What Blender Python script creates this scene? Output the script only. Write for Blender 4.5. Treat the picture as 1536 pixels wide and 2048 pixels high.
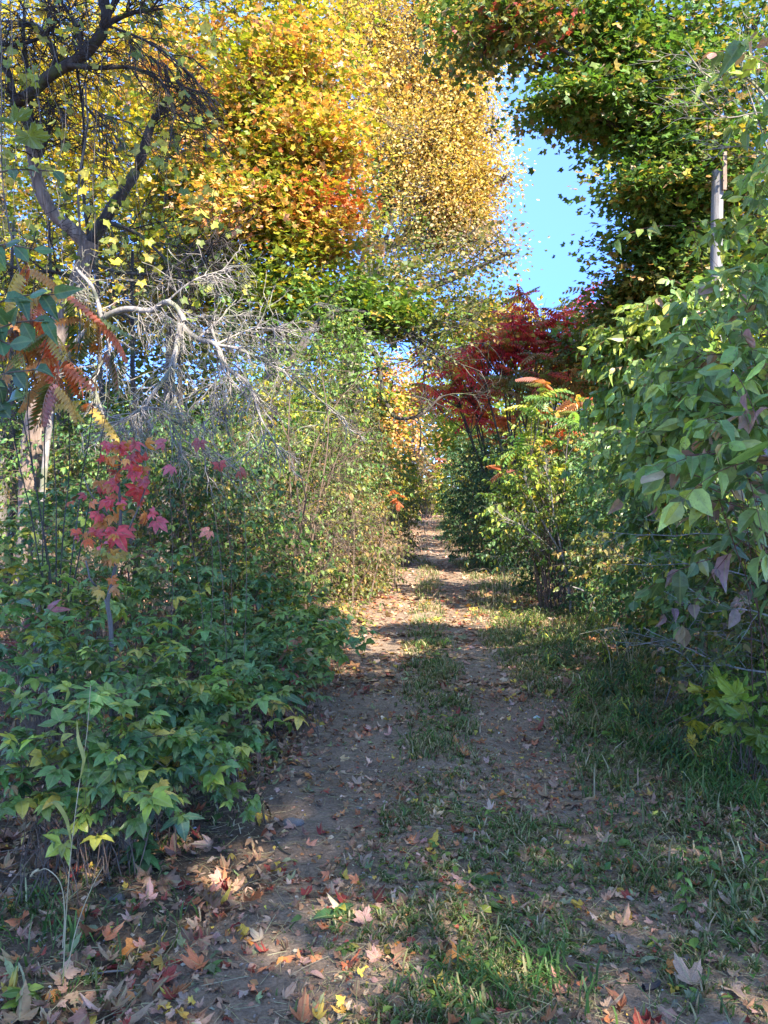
import bpy, math, random
import numpy as np
from mathutils import Vector
random.seed(7); rng = np.random.default_rng(11)
for o in list(bpy.data.objects): bpy.data.objects.remove(o)
SC = bpy.context.scene; COL = SC.collection
# ------------------------------------------------------------------ camera, world, sun, exposure
F = 1540.0; HOR = 1010.0; EYE = 1.5
cd = bpy.data.cameras.new('camera'); cam = bpy.data.objects.new('camera', cd); COL.objects.link(cam)
cd.sensor_fit = 'VERTICAL'; cd.sensor_height = 36; cd.lens = 36*F/2048.0
cd.clip_start = 0.05; cd.clip_end = 3000
cam.location = (0, 0, EYE); cam.rotation_euler = (math.radians(90)-math.atan((1024-HOR)/F), 0, 0)
SC.camera = cam
SUN_AZ, SUN_EL = 146.0, 40.0      # azimuth clockwise from the view direction
S = Vector((math.cos(math.radians(SUN_EL))*math.sin(math.radians(SUN_AZ)),
            math.cos(math.radians(SUN_EL))*math.cos(math.radians(SUN_AZ)), math.sin(math.radians(SUN_EL))))
w = bpy.data.worlds.new('World'); SC.world = w; w.use_nodes = True
nt = w.node_tree; nt.nodes.clear()
sky = nt.nodes.new('ShaderNodeTexSky'); sky.sky_type = 'NISHITA'; sky.sun_disc = False
sky.sun_elevation = math.radians(SUN_EL); sky.sun_rotation = math.radians(SUN_AZ)
sky.air_density = 1.0; sky.dust_density = 0.0; sky.ozone_density = 3.0
bg = nt.nodes.new('ShaderNodeBackground'); bg.inputs[1].default_value = 0.15
wo = nt.nodes.new('ShaderNodeOutputWorld')
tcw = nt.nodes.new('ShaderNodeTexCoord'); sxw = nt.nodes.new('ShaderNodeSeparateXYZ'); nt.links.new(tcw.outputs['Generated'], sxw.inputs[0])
crw = nt.nodes.new('ShaderNodeValToRGB'); nt.links.new(sxw.outputs[2], crw.inputs[0])       # tint by height: low sky bluer, unseen overhead warmed and brightened to lift shade
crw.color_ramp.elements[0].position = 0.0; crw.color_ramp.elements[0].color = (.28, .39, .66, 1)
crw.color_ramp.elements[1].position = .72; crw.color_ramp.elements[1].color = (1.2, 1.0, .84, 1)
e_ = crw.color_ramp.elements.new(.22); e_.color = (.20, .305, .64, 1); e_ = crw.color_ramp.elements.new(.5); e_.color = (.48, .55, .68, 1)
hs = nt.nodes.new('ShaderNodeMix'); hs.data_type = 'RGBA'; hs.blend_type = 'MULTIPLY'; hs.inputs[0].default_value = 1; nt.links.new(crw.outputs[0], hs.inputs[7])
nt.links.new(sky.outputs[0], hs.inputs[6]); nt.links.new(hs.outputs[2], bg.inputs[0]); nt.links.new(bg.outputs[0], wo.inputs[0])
sl = bpy.data.lights.new('sun', 'SUN'); sl.energy = 3.35; sl.angle = math.radians(0.55); sl.color = (1.0, .91, .76)
so = bpy.data.objects.new('sun', sl); COL.objects.link(so); so.rotation_euler = S.to_track_quat('Z', 'Y').to_euler()
SC.view_settings.view_transform = 'Standard'; SC.view_settings.look = 'None'
SC.view_settings.exposure = 2.62; SC.view_settings.gamma = 1
SC.render.engine = 'CYCLES'
SC.cycles.max_bounces = 6; SC.cycles.diffuse_bounces = 4; SC.cycles.transmission_bounces = 4; SC.cycles.glossy_bounces = 2

def P(px, py, Y):                 # photo pixel + real distance -> point
    return np.array([(px-768)/F*Y, Y, EYE-(py-HOR)/F*Y])
def G(px, py):                    # photo pixel on the ground
    Y = EYE*F/(py-HOR); return np.array([(px-768)/F*Y, Y])
def nrm(v): return v/np.maximum(np.linalg.norm(v, axis=-1, keepdims=True), 1e-9)
def noise(p, s=1.0, k=0):         # cheap smooth pseudo noise, about -1..1
    p = np.asarray(p)*s; a = p[..., 0]; b = p[..., 1]; c = p[..., 2] if p.shape[-1] > 2 else 0*a
    return (np.sin(a*1.7+b*2.3+c*1.1+k)+np.sin(a*-2.9+b*1.3+c*2.7+k*1.7+1)+np.sin(a*3.7+b*-3.1+c*1.9+k*.6+2)
            + np.sin(a*.7+b*4.9-c*3.9+k*2.1+4))/3.0
# ------------------------------------------------------------------ materials
def newmat(name):
    m = bpy.data.materials.new(name); m.use_nodes = True; n = m.node_tree; n.nodes.clear(); return m, n
def nd(n, t, **k):
    x = n.nodes.new(t)
    for a, b in k.items(): setattr(x, a, b)
    return x
def ramp(n, stops):
    r = nd(n, 'ShaderNodeValToRGB'); e = r.color_ramp.elements
    while len(e) < len(stops): e.new(0.5)
    for i, (p, c) in enumerate(stops): e[i].position = p; e[i].color = (*c, 1)
    return r
def mixc(n, f, a, b, mode='MIX'):
    m = nd(n, 'ShaderNodeMix', data_type='RGBA', blend_type=mode)
    for s, v in ((0, f), (6, a), (7, b)):
        if isinstance(v, (int, float)): m.inputs[s].default_value = v
        elif isinstance(v, tuple): m.inputs[s].default_value = (*v, 1)
        else: n.links.new(v, m.inputs[s])
    return m.outputs[2]
def math_(n, op, a, b=0.0, c=None):
    m = nd(n, 'ShaderNodeMath', operation=op)
    for s, v in enumerate((a, b) if c is None else (a, b, c)):
        if isinstance(v, (int, float)): m.inputs[s].default_value = v
        else: n.links.new(v, m.inputs[s])
    return m.outputs[0]
def leaf_mat(name, transl=.38, rough=.45, spec=.45, veins=False, tgain=(1.25, 1.3, .6), spots=0.0):
    m, n = newmat(name); L = n.links
    at = nd(n, 'ShaderNodeAttribute', attribute_name='Col'); col = at.outputs[0]
    tc = nd(n, 'ShaderNodeTexCoord')
    nz = nd(n, 'ShaderNodeTexNoise'); nz.inputs['Scale'].default_value = 28; nz.inputs['Detail'].default_value = 3
    L.new(tc.outputs['Object'], nz.inputs[0])
    r = ramp(n, [(.3, (.72, .72, .72)), (.7, (1.25, 1.22, 1.15))]); L.new(nz.outputs[0], r.inputs[0])
    col = mixc(n, 1.0, col, r.outputs[0], 'MULTIPLY')
    if spots:
        n2 = nd(n, 'ShaderNodeTexNoise'); n2.inputs['Scale'].default_value = 90; L.new(tc.outputs['Object'], n2.inputs[0])
        sp = ramp(n, [(.62, (0, 0, 0)), (.70, (1, 1, 1))]); L.new(n2.outputs[0], sp.inputs[0])
        col = mixc(n, math_(n, 'MULTIPLY', sp.outputs[0], spots), col, (.10, .055, .03))
    pb = nd(n, 'ShaderNodeBsdfPrincipled')
    if veins:
        uv = nd(n, 'ShaderNodeUVMap', uv_map='UV'); sx = nd(n, 'ShaderNodeSeparateXYZ'); L.new(uv.outputs[0], sx.inputs[0])
        au = math_(n, 'ABSOLUTE', sx.outputs[0])
        mid = math_(n, 'LESS_THAN', au, .028)
        vv = math_(n, 'SUBTRACT', sx.outputs[1], math_(n, 'MULTIPLY', au, .75))
        fr = math_(n, 'FRACT', math_(n, 'MULTIPLY', vv, 9.0))
        sv = math_(n, 'LESS_THAN', fr, .13)
        vn = math_(n, 'MAXIMUM', mid, math_(n, 'MULTIPLY', sv, .45))
        light = mixc(n, .45, col, (.35, .38, .16))
        col = mixc(n, math_(n, 'MULTIPLY', vn, .7), col, light)
        bp = nd(n, 'ShaderNodeBump'); bp.inputs['Strength'].default_value = .5; bp.inputs['Distance'].default_value = .002
        hh = math_(n, 'SUBTRACT', fr, vn); L.new(hh, bp.inputs['Height']); L.new(bp.outputs[0], pb.inputs['Normal'])
    L.new(col, pb.inputs['Base Color']); pb.inputs['Roughness'].default_value = rough
    pb.inputs['Specular IOR Level'].default_value = spec
    tr = nd(n, 'ShaderNodeBsdfTranslucent'); tcx = mixc(n, 1.0, col, tgain, 'MULTIPLY'); L.new(tcx, tr.inputs[0])
    mx = nd(n, 'ShaderNodeMixShader'); mx.inputs[0].default_value = transl
    L.new(pb.outputs[0], mx.inputs[1]); L.new(tr.outputs[0], mx.inputs[2])
    out = nd(n, 'ShaderNodeOutputMaterial'); L.new(mx.outputs[0], out.inputs[0]); return m
def bark_mat(name, c1, c2, c3, scale=9, bump=.6, zs=.25, rough=.9, moss=None):
    m, n = newmat(name); L = n.links; tc = nd(n, 'ShaderNodeTexCoord')
    mp = nd(n, 'ShaderNodeMapping'); mp.inputs['Scale'].default_value = (1, 1, zs); L.new(tc.outputs['Object'], mp.inputs[0])
    nz = nd(n, 'ShaderNodeTexNoise'); nz.inputs['Scale'].default_value = scale; nz.inputs['Detail'].default_value = 8
    nz.inputs['Roughness'].default_value = .7; L.new(mp.outputs[0], nz.inputs[0])
    r = ramp(n, [(.32, c1), (.5, c2), (.68, c3)]); L.new(nz.outputs[0], r.inputs[0]); col = r.outputs[0]
    if moss:
        n2 = nd(n, 'ShaderNodeTexNoise'); n2.inputs['Scale'].default_value = 5; L.new(tc.outputs['Object'], n2.inputs[0])
        r2 = ramp(n, [(.52, (0, 0, 0)), (.62, (1, 1, 1))]); L.new(n2.outputs[0], r2.inputs[0]); col = mixc(n, r2.outputs[0], col, moss)
    pb = nd(n, 'ShaderNodeBsdfPrincipled'); pb.inputs['Roughness'].default_value = rough
    L.new(col, pb.inputs['Base Color'])
    bp = nd(n, 'ShaderNodeBump'); bp.inputs['Strength'].default_value = bump; bp.inputs['Distance'].default_value = .02
    L.new(nz.outputs[0], bp.inputs['Height']); L.new(bp.outputs[0], pb.inputs['Normal'])
    out = nd(n, 'ShaderNodeOutputMaterial'); L.new(pb.outputs[0], out.inputs[0]); return m
M = {}
M['leaf'] = leaf_mat('leaf'); M['leaf_near'] = leaf_mat('broad_leaf', .33, .38, .55, True, spots=.5)
M['dryleaf'] = leaf_mat('dry_leaf', .15, .7, .25, True, (1.2, 1, .8), spots=.5)
M['grass'] = leaf_mat('grass_blade', .35, .5, .35, tgain=(1.1, 1.2, .6))
M['bark_dark'] = bark_mat('dark_bark', (.02, .015, .014), (.05, .04, .035), (.11, .09, .075), moss=(.07, .08, .03))
M['bark_grey'] = bark_mat('grey_bark', (.05, .042, .036), (.12, .105, .09), (.22, .2, .175))
M['bark_pale'] = bark_mat('weathered_trunk_bark', (.07, .045, .035), (.19, .135, .105), (.34, .27, .22), 14, .8, .12)
M['dead'] = bark_mat('dead_twig_bark', (.10, .088, .078), (.24, .21, .185), (.42, .38, .34), 18, .3, .5, moss=(.17, .17, .11))
M['vine'] = bark_mat('vine_bark', (.07, .055, .045), (.15, .12, .1), (.26, .22, .18), 18, .3, .5)
M['twig'] = bark_mat('dark_twig_bark', (.015, .011, .01), (.035, .027, .024), (.07, .055, .05), 18, .3, .5)
M['stem'] = bark_mat('brown_stem', (.06, .035, .025), (.12, .08, .055), (.2, .15, .11), 20, .2, .4)
M['redstem'] = bark_mat('reddish_stem', (.07, .025, .025), (.13, .05, .04), (.2, .1, .07), 20, .2, .4)
M['straw'] = bark_mat('dry_straw', (.3, .22, .12), (.45, .36, .2), (.6, .5, .32), 20, .1, .3)
M['pole'] = bark_mat('weathered_pole_wood', (.09, .085, .085), (.19, .18, .18), (.30, .285, .28), 22, .8, .05)
M['rail'] = bark_mat('brown_pole_timber', (.12, .08, .06), (.24, .17, .13), (.34, .26, .2), 14, .4, .1)
M['iron'] = bark_mat('dark_insulator', (.01, .01, .012), (.02, .02, .022), (.04, .04, .04), 10, .1, 1, .4)
M['stone'] = bark_mat('stone', (.09, .075, .065), (.18, .155, .135), (.32, .29, .26), 22, .5, 1, .8)
def soil_mat(name, track):
    m, n = newmat(name); L = n.links; tc = nd(n, 'ShaderNodeTexCoord')
    def nz(sc, det=5, ro=.6):
        x = nd(n, 'ShaderNodeTexNoise'); x.inputs['Scale'].default_value = sc; x.inputs['Detail'].default_value = det
        x.inputs['Roughness'].default_value = ro; L.new(tc.outputs['Object'], x.inputs[0]); return x.outputs[0]
    a = nz(1.3); b = nz(14, 6, .7); c = nz(70, 4, .7)
    if track: r = ramp(n, [(.3, (.12, .088, .065)), (.5, (.225, .163, .118)), (.72, (.37, .27, .19))])
    else: r = ramp(n, [(.3, (.06, .045, .033)), (.5, (.13, .095, .068)), (.72, (.22, .16, .11))])
    mixv = math_(n, 'ADD', math_(n, 'MULTIPLY', a, .5), math_(n, 'MULTIPLY', b, .5)); L.new(mixv, r.inputs[0])
    r2 = ramp(n, [(.3, (.6, .6, .6)), (.62, (1.3, 1.28, 1.25))]); L.new(c, r2.inputs[0])
    col = mixc(n, 1.0, r.outputs[0], r2.outputs[0], 'MULTIPLY')
    vo = nd(n, 'ShaderNodeTexVoronoi'); vo.inputs['Scale'].default_value = 55; L.new(tc.outputs['Object'], vo.inputs[0])
    sp = ramp(n, [(.0, (1, 1, 1)), (.16, (0, 0, 0))]); L.new(vo.outputs['Distance'], sp.inputs[0])
    sep = nd(n, 'ShaderNodeSeparateColor'); L.new(vo.outputs['Color'], sep.inputs[0])
    pick = math_(n, 'GREATER_THAN', sep.outputs[0], .8 if track else .9)
    f = math_(n, 'MULTIPLY', sp.outputs[0], pick)
    col = mixc(n, f, col, (.36, .33, .3))
    pb = nd(n, 'ShaderNodeBsdfPrincipled'); pb.inputs['Roughness'].default_value = .95; pb.inputs['Specular IOR Level'].default_value = .2
    L.new(col, pb.inputs['Base Color'])
    h = math_(n, 'ADD', math_(n, 'MULTIPLY', b, 1.0), math_(n, 'MULTIPLY', c, .35)); h = math_(n, 'ADD', h, math_(n, 'MULTIPLY', f, .3))
    bp = nd(n, 'ShaderNodeBump'); bp.inputs['Strength'].default_value = .9; bp.inputs['Distance'].default_value = .035
    L.new(h, bp.inputs['Height']); L.new(bp.outputs[0], pb.inputs['Normal'])
    out = nd(n, 'ShaderNodeOutputMaterial'); L.new(pb.outputs[0], out.inputs[0]); return m
M['track'] = soil_mat('packed_dirt', True); M['soil'] = soil_mat('woodland_soil', False)
# ------------------------------------------------------------------ mesh accumulation
class Acc:
    def __init__(s): s.v = []; s.f = []; s.c = []; s.u = []; s.n = 0
    def add(s, v, f, c=None, u=None):
        v = np.asarray(v, np.float32).reshape(-1, 3); k = len(v)
        if k == 0: return
        s.v.append(v); s.f.append(np.asarray(f, np.int32).reshape(-1, 3)+s.n)
        s.c.append(np.full((k, 3), .5, np.float32) if c is None else np.asarray(c, np.float32).reshape(-1, 3))
        s.u.append(np.zeros((k, 2), np.float32) if u is None else np.asarray(u, np.float32).reshape(-1, 2)); s.n += k
    def build(s, name, mat, parent=None, smooth=False, origin=None):
        v = np.concatenate(s.v); f = np.concatenate(s.f); c = np.concatenate(s.c); u = np.concatenate(s.u)
        if parent is not None: v = v-np.array(parent.location, np.float32)
        elif origin is not None: v = v-np.asarray(origin, np.float32)
        me = bpy.data.meshes.new(name); me.vertices.add(len(v)); me.vertices.foreach_set('co', v.ravel())
        me.loops.add(f.size); me.loops.foreach_set('vertex_index', f.ravel())
        me.polygons.add(len(f)); me.polygons.foreach_set('loop_start', np.arange(0, f.size, 3, dtype=np.int32))
        me.polygons.foreach_set('loop_total', np.full(len(f), 3, np.int32))
        me.polygons.foreach_set('use_smooth', np.full(len(f), smooth))
        at = me.attributes.new('Col', 'FLOAT_COLOR', 'POINT')
        at.data.foreach_set('color', np.concatenate([c, np.ones((len(c), 1), np.float32)], 1).ravel())
        if np.abs(u).max() > 0:
            ul = me.uv_layers.new(name='UV'); ul.data.foreach_set('uv', u[f.ravel()].ravel())
        me.update(calc_edges=True)
        if isinstance(mat, str): mat = M[mat]
        me.materials.append(mat)
        o = bpy.data.objects.new(name, me); COL.objects.link(o)
        if parent is not None: o.parent = parent
        elif origin is not None: o.location = tuple(float(q) for q in origin)
        return o
def root(name, label, cat, loc, group=None):
    o = bpy.data.objects.new(name, None); COL.objects.link(o); o.location = tuple(float(q) for q in loc); o.empty_display_size = .2
    o['label'] = label; o['category'] = cat
    if group: o['group'] = group
    return o
def tag(o, label=None, cat=None, group=None, kind=None):
    for k, v in (('label', label), ('category', cat), ('group', group), ('kind', kind)):
        if v: o[k] = v
    return o
# ------------------------------------------------------------------ leaf templates: (verts, tris, uv)
def tmpl(v, f, uv=None):
    v = np.array(v, float); return v, np.array(f, int), (v[:, :2]*1.0 if uv is None else np.array(uv, float))
def fold_leaf(prof, fold=.18, droop=.12):
    """prof: list of (y, halfwidth)"""
    v = []; f = []
    for y, h in prof:
        z = -droop*y*y*1.2
        if h == 0: v.append((0, y, z))
        else: v += [(-h, y, z+fold*h), (0, y, z), (h, y, z+fold*h)]
    idx = []; k = 0
    for y, h in prof:
        idx.append((k,)*3 if h == 0 else (k, k+1, k+2)); k += 1 if h == 0 else 3
    for a, b in zip(idx[:-1], idx[1:]):
        for s in (0, 1):
            q = (a[s], a[s+1], b[s+1], b[s])
            if q[0] != q[1]: f.append((q[0], q[1], q[2]))
            if q[2] != q[3]: f.append((q[0], q[2], q[3]))
    return tmpl(v, f)
T_FAR = [tmpl([(0, 0, 0), (.36, .5, .1), (0, 1, -.08), (-.36, .5, .1)], [(0, 1, 2), (0, 2, 3)]),
         tmpl([(0, 0, 0), (.42, .42, -.06), (0, 1, .05), (-.3, .5, .12)], [(0, 1, 2), (0, 2, 3)])]
T_OV = [fold_leaf([(0, 0), (.22, .24), (.5, .3), (.78, .17), (1, 0)], .35, .25), fold_leaf([(0, 0), (.25, .23), (.55, .27), (.8, .13), (1.04, 0)], .6, .55),
        fold_leaf([(0, 0), (.2, .22), (.48, .31), (.76, .18), (1, 0)], -.15, .1)]
T_OV2 = [fold_leaf([(0, 0), (.35, .3), (.7, .22), (1, 0)], .4, .35), fold_leaf([(0, 0), (.35, .28), (.7, .2), (1, 0)], .1, .6)]
T_LANCE = [fold_leaf([(0, 0), (.3, .09), (.65, .07), (1, 0)], .3, .5), fold_leaf([(0, 0), (.3, .1), (.65, .07), (1, 0)], .5, .9)]
def star(n_lobes, r_out, r_in, hi=False, curl=.15, asym=0, seed=0):
    R = random.Random(seed); pts = []
    angs = {5: [-128, -62, 0, 62, 128]}[n_lobes]; lens = [.55, .85, 1.0, .85, .55]
    for i, (a, l) in enumerate(zip(angs, lens)):
        l *= r_out*(1+R.uniform(-.1, .1)); a = a+R.uniform(-6, 6)
        def q(da, ll): t = math.radians(a+da); return (math.sin(t)*ll, math.cos(t)*ll)
        if hi: pts += [q(-21, l*.66), q(-15, l*.82), q(-6, l*.84), q(0, l), q(7, l*.83), q(15, l*.8), q(22, l*.64)]
        else: pts += [q(-16, l*.74), q(0, l), q(16, l*.74)]
        if i < 4:
            m = (angs[i]+angs[i+1])/2; t = math.radians(m); pts.append((math.sin(t)*r_in, math.cos(t)*r_in))
    pts.append((0.02, -.12*r_out))
    v = [(0, .0, 0)]; rr = [R.uniform(-1, 1) for _ in range(3)]
    for x, y in pts:
        r2 = x*x+y*y; v.append((x, y, curl*(r2*1.0*rr[0]+abs(x)*.8*rr[1]+x*y*1.2*rr[2])+R.uniform(-.02, .02)*(1 if hi else 0)))
    k = len(v)-1; f = [(0, i, i % k+1) for i in range(1, k+1)]
    v = np.array(v)*.62; v[:, 1] += .2
    return tmpl(v, f)
T_MAP = [star(5, 1, .52, False, .3, 0, s) for s in (1, 2, 3)]
def star_lo(seed):
    R = random.Random(seed); pts = []
    for i, (a, l) in enumerate(zip((-128, -62, 0, 62, 128), (.6, .9, 1, .9, .6))):
        t = math.radians(a+R.uniform(-8, 8)); l *= R.uniform(.85, 1.12); pts.append((math.sin(t)*l, math.cos(t)*l))
        if i < 4: t = math.radians((-95, -31, 31, 95)[i]); pts.append((math.sin(t)*.56, math.cos(t)*.56))
    pts.append((0, -.15)); c1, c2 = R.uniform(-.4, .4), R.uniform(-.4, .4); v = np.array([(0, 0, 0)]+[(x, y, c1*(x*x+y*y)+c2*abs(x)) for x, y in pts])*.66; v[:, 1] += .2
    k = len(v)-1; return tmpl(v, [(0, i, i % k+1) for i in range(1, k+1)])
T_MLO = [star_lo(s) for s in (1, 2, 3)]
T_MAPHI = [star(5, 1, .52, True, 1.2, 0, s) for s in (3, 5, 8, 13, 21)]
def compound(n, spread, base, kind='palm', leaf=None):
    leaf = leaf or T_OV2[0]; V = []; Fc = []; U = []; k = 0
    for i in range(n):
        a = math.radians((i-(n-1)/2)*spread); sc = 1-.18*abs(i-(n-1)/2)
        v = leaf[0]*np.array([sc*.92, sc, sc]); ca, sa = math.cos(a), math.sin(a)
        V.append(np.stack([v[:, 0]*ca+v[:, 1]*sa, -v[:, 0]*sa+v[:, 1]*ca+base, v[:, 2]-.04*abs(i-(n-1)/2)], 1)); Fc.append(leaf[1]+k); U.append(leaf[2]); k += len(v)
    return np.concatenate(V)*.62, np.concatenate(Fc), np.concatenate(U)
T_TRI = [compound(3, 72, .12), compound(3, 80, .1, leaf=T_OV2[1])]
T_FIVE = [compound(5, 50, .08), compound(5, 46, .08, leaf=T_OV2[1])]
def frond(np_, ll, arch, hang):
    V = []; Fc = []; U = []; k = 0
    def rach(t): return np.array([0, t, .12*t-arch*t*t])
    for i in range(np_):
        t = .16+.84*i/(np_-1); c = rach(t); L = ll*(1-.55*(t-.4)**2*2)*(1 if t < .95 else .7)
        for s in (-1, 1):
            d = np.array([s*1.0, .45, -hang]); d /= np.linalg.norm(d); wv = np.array([0, .065, .0])
            a = c; b = c+d*L*.5; e = c+d*L+np.array([0, 0, -hang*.25*L])
            V += [a, b+wv, e, b-wv]; Fc += [(k, k+1, k+2), (k, k+2, k+3)]; U += [(0, 0), (.3, .5), (0, 1), (-.3, .5)]; k += 4
    for i in range(4):                                  # the midrib
        a = rach(i/4); b = rach((i+1)/4); x = np.array([.008, 0, 0])
        V += [a-x, a+x, b+x, b-x]; Fc += [(k, k+1, k+2), (k, k+2, k+3)]; U += [(0, 0)]*4; k += 4
    return np.array(V), np.array(Fc), np.array(U, float)
T_FROND = [frond(10, .3, .35, .9), frond(10, .28, .6, 1.4), frond(9, .3, .15, .6)]
T_FRONDLO = [frond(6, .32, .35, .7), frond(6, .3, .55, 1.0)]
def scatter(acc, T, pos, d, n, size, col, wid=1.0):
    """place leaves: d = leaf axis, n = rough normal"""
    N = len(pos)
    if N == 0: return
    d = nrm(d); x = nrm(np.cross(d, n)); z = np.cross(x, d)
    size = np.broadcast_to(size, (N,)); pick = rng.integers(0, len(T), N)
    for t, (tv, tf, tu) in enumerate(T):
        I = np.nonzero(pick == t)[0]
        if not len(I): continue
        s = size[I, None, None]
        v = pos[I, None, :]+s*(x[I, None, :]*tv[None, :, 0:1]*wid+d[I, None, :]*tv[None, :, 1:2]+z[I, None, :]*tv[None, :, 2:3])
        k = len(tv); f = tf[None]+(np.arange(len(I))*k)[:, None, None]
        c = np.repeat(col[I, None, :], k, 1)
        acc.add(v, f, c, np.broadcast_to(tu[None], (len(I), k, 2)))
# ------------------------------------------------------------------ palettes (weight, albedo)
PAL = {
 'green': [(5, (.05, .10, .02)), (3, (.08, .14, .028)), (3, (.12, .18, .035)), (.8, (.27, .26, .04))],
 'dkgreen': [(5, (.028, .068, .028)), (4, (.04, .085, .03)), (1, (.07, .11, .03)), (.4, (.22, .17, .03))],
 'blue': [(5, (.055, .115, .04)), (4, (.08, .145, .045)), (3, (.12, .19, .05)), (.8, (.26, .27, .04)), (.15, (.2, .06, .05))],
 'lime': [(4, (.17, .24, .035)), (3, (.25, .29, .04)), (2, (.1, .17, .03))],
 'ygreen': [(4, (.20, .25, .03)), (4, (.33, .31, .03)), (2, (.1, .15, .025)), (1, (.45, .3, .04))],
 'yellow': [(5, (.60, .46, .045)), (3, (.42, .38, .04)), (2, (.55, .34, .04)), (1, (.2, .22, .03))],
 'gold': [(5, (.56, .40, .12)), (4, (.64, .48, .18)), (2, (.42, .25, .05)), (1, (.30, .28, .05)), (.6, (.5, .3, .16))],
 'orange': [(5, (.62, .33, .09)), (3, (.66, .42, .12)), (1, (.58, .2, .07)), (3, (.45, .38, .06)), (2, (.62, .36, .22))],
 'redor': [(5, (.60, .17, .07)), (3, (.62, .2, .06)), (1, (.5, .08, .05))],
 'tan': [(4, (.30, .22, .10)), (3, (.22, .2, .07)), (2, (.4, .24, .16)), (2, (.13, .14, .05))],
 'pink': [(4, (.5, .22, .15)), (3, (.45, .3, .16)), (2, (.3, .25, .09)), (1, (.5, .12, .12))],
 'crimson': [(5, (.34, .03, .045)), (3, (.44, .05, .06)), (2, (.22, .03, .03)), (2, (.36, .12, .05)), (2.2, (.14, .13, .03))],
 'maroon': [(4, (.22, .05, .05)), (2, (.3, .07, .09)), (1, (.35, .13, .1))],
 'olive': [(5, (.09, .11, .025)), (3, (.15, .15, .03)), (2, (.06, .09, .025)), (2, (.24, .17, .05)), (1, (.3, .17, .07))],
 'dkmaple': [(6, (.05, .10, .022)), (5, (.068, .12, .026)), (2.5, (.11, .145, .03)), (1.2, (.26, .19, .035)), (.9, (.24, .16, .09))],
 'dogwood': [(6, (.095, .155, .045)), (5, (.14, .21, .055)), (5, (.22, .28, .065)), (1.5, (.33, .34, .06)), (.7, (.27, .15, .12)), (.5, (.3, .2, .1))],
 'dogmix': [(5, (.07, .125, .045)), (3, (.1, .15, .05)), (2, (.28, .28, .05)), (2, (.22, .13, .12)), (1, (.35, .22, .16))],
 'brown': [(4, (.16, .10, .06)), (3, (.22, .15, .08)), (2, (.1, .08, .04)), (2, (.12, .13, .04))],
 'creeper': [(5, (.72, .08, .10)), (3, (.68, .13, .05)), (3, (.62, .22, .05)), (2, (.6, .1, .14))],
 'litter': [(5, (.33, .19, .12)), (5, (.25, .135, .08)), (2.5, (.42, .28, .2)), (2, (.42, .16, .07)), (1.2, (.22, .045, .035)), (1, (.5, .33, .06)), (2, (.18, .11, .07)), (1, (.2, .22, .1))],
 'farlitter': [(5, (.24, .13, .09)), (4, (.3, .17, .12)), (3, (.36, .24, .18)), (1, (.4, .15, .07))],
 'sumacmix': [(4, (.5, .2, .05)), (3, (.5, .33, .06)), (3, (.14, .17, .04)), (2, (.55, .12, .05)), (2, (.36, .14, .1))],
 'bramA': [(5, (.08, .17, .055)), (4, (.12, .22, .065)), (2, (.2, .29, .07)), (.5, (.4, .36, .06)), (.3, (.35, .12, .06))],
 'bramB': [(5, (.12, .2, .05)), (4, (.2, .29, .06)), (3, (.33, .36, .06)), (1, (.45, .34, .06))],
 'bramC': [(5, (.07, .15, .065)), (4, (.1, .19, .07)), (2, (.15, .24, .07)), (.4, (.3, .07, .07))],
 'bramD': [(5, (.1, .18, .05)), (3, (.08, .14, .045)), (2, (.24, .28, .07)), (1, (.28, .17, .08)), (.6, (.42, .3, .06))],
 'olivered': [(4, (.12, .13, .035)), (3, (.2, .12, .05)), (2, (.3, .06, .05)), (2, (.08, .11, .03))],
}
GAIN = dict(bramA=1.2, bramB=1.15, bramC=1.2, bramD=1.2, green=1.5, dkgreen=1.5, blue=1.6, olive=1.25, dkmaple=1.6, dogwood=1.6, dogmix=1.3, crimson=1.85, maroon=1.8, lime=1.2, brown=1.3, olivered=1.3, litter=1.25, farlitter=1.3)
def palpick(pal, N, clump=None, jit=.16):
    p = PAL[pal] if isinstance(pal, str) else pal; g_ = GAIN.get(pal, 1.0) if isinstance(pal, str) else 1.0
    if g_ != 1: p = [(a_, tuple(x_*g_ for x_ in b_)) for a_, b_ in p]
    wt = np.array([q[0] for q in p], float); wt /= wt.sum(); cs = np.array([q[1] for q in p])
    i = rng.choice(len(p), N, p=wt)
    if clump is not None:                     # leaves of one twig mostly share a colour
        ci = rng.choice(len(p), clump.max()+1, p=wt); keep = rng.random(N) < .62; i = np.where(keep, ci[clump], i)
    c = cs[i]*np.exp(rng.normal(0, jit, (N, 1)))*np.exp(rng.normal(0, .07, (N, 3)))
    return np.clip(c, .005, .85)
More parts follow.
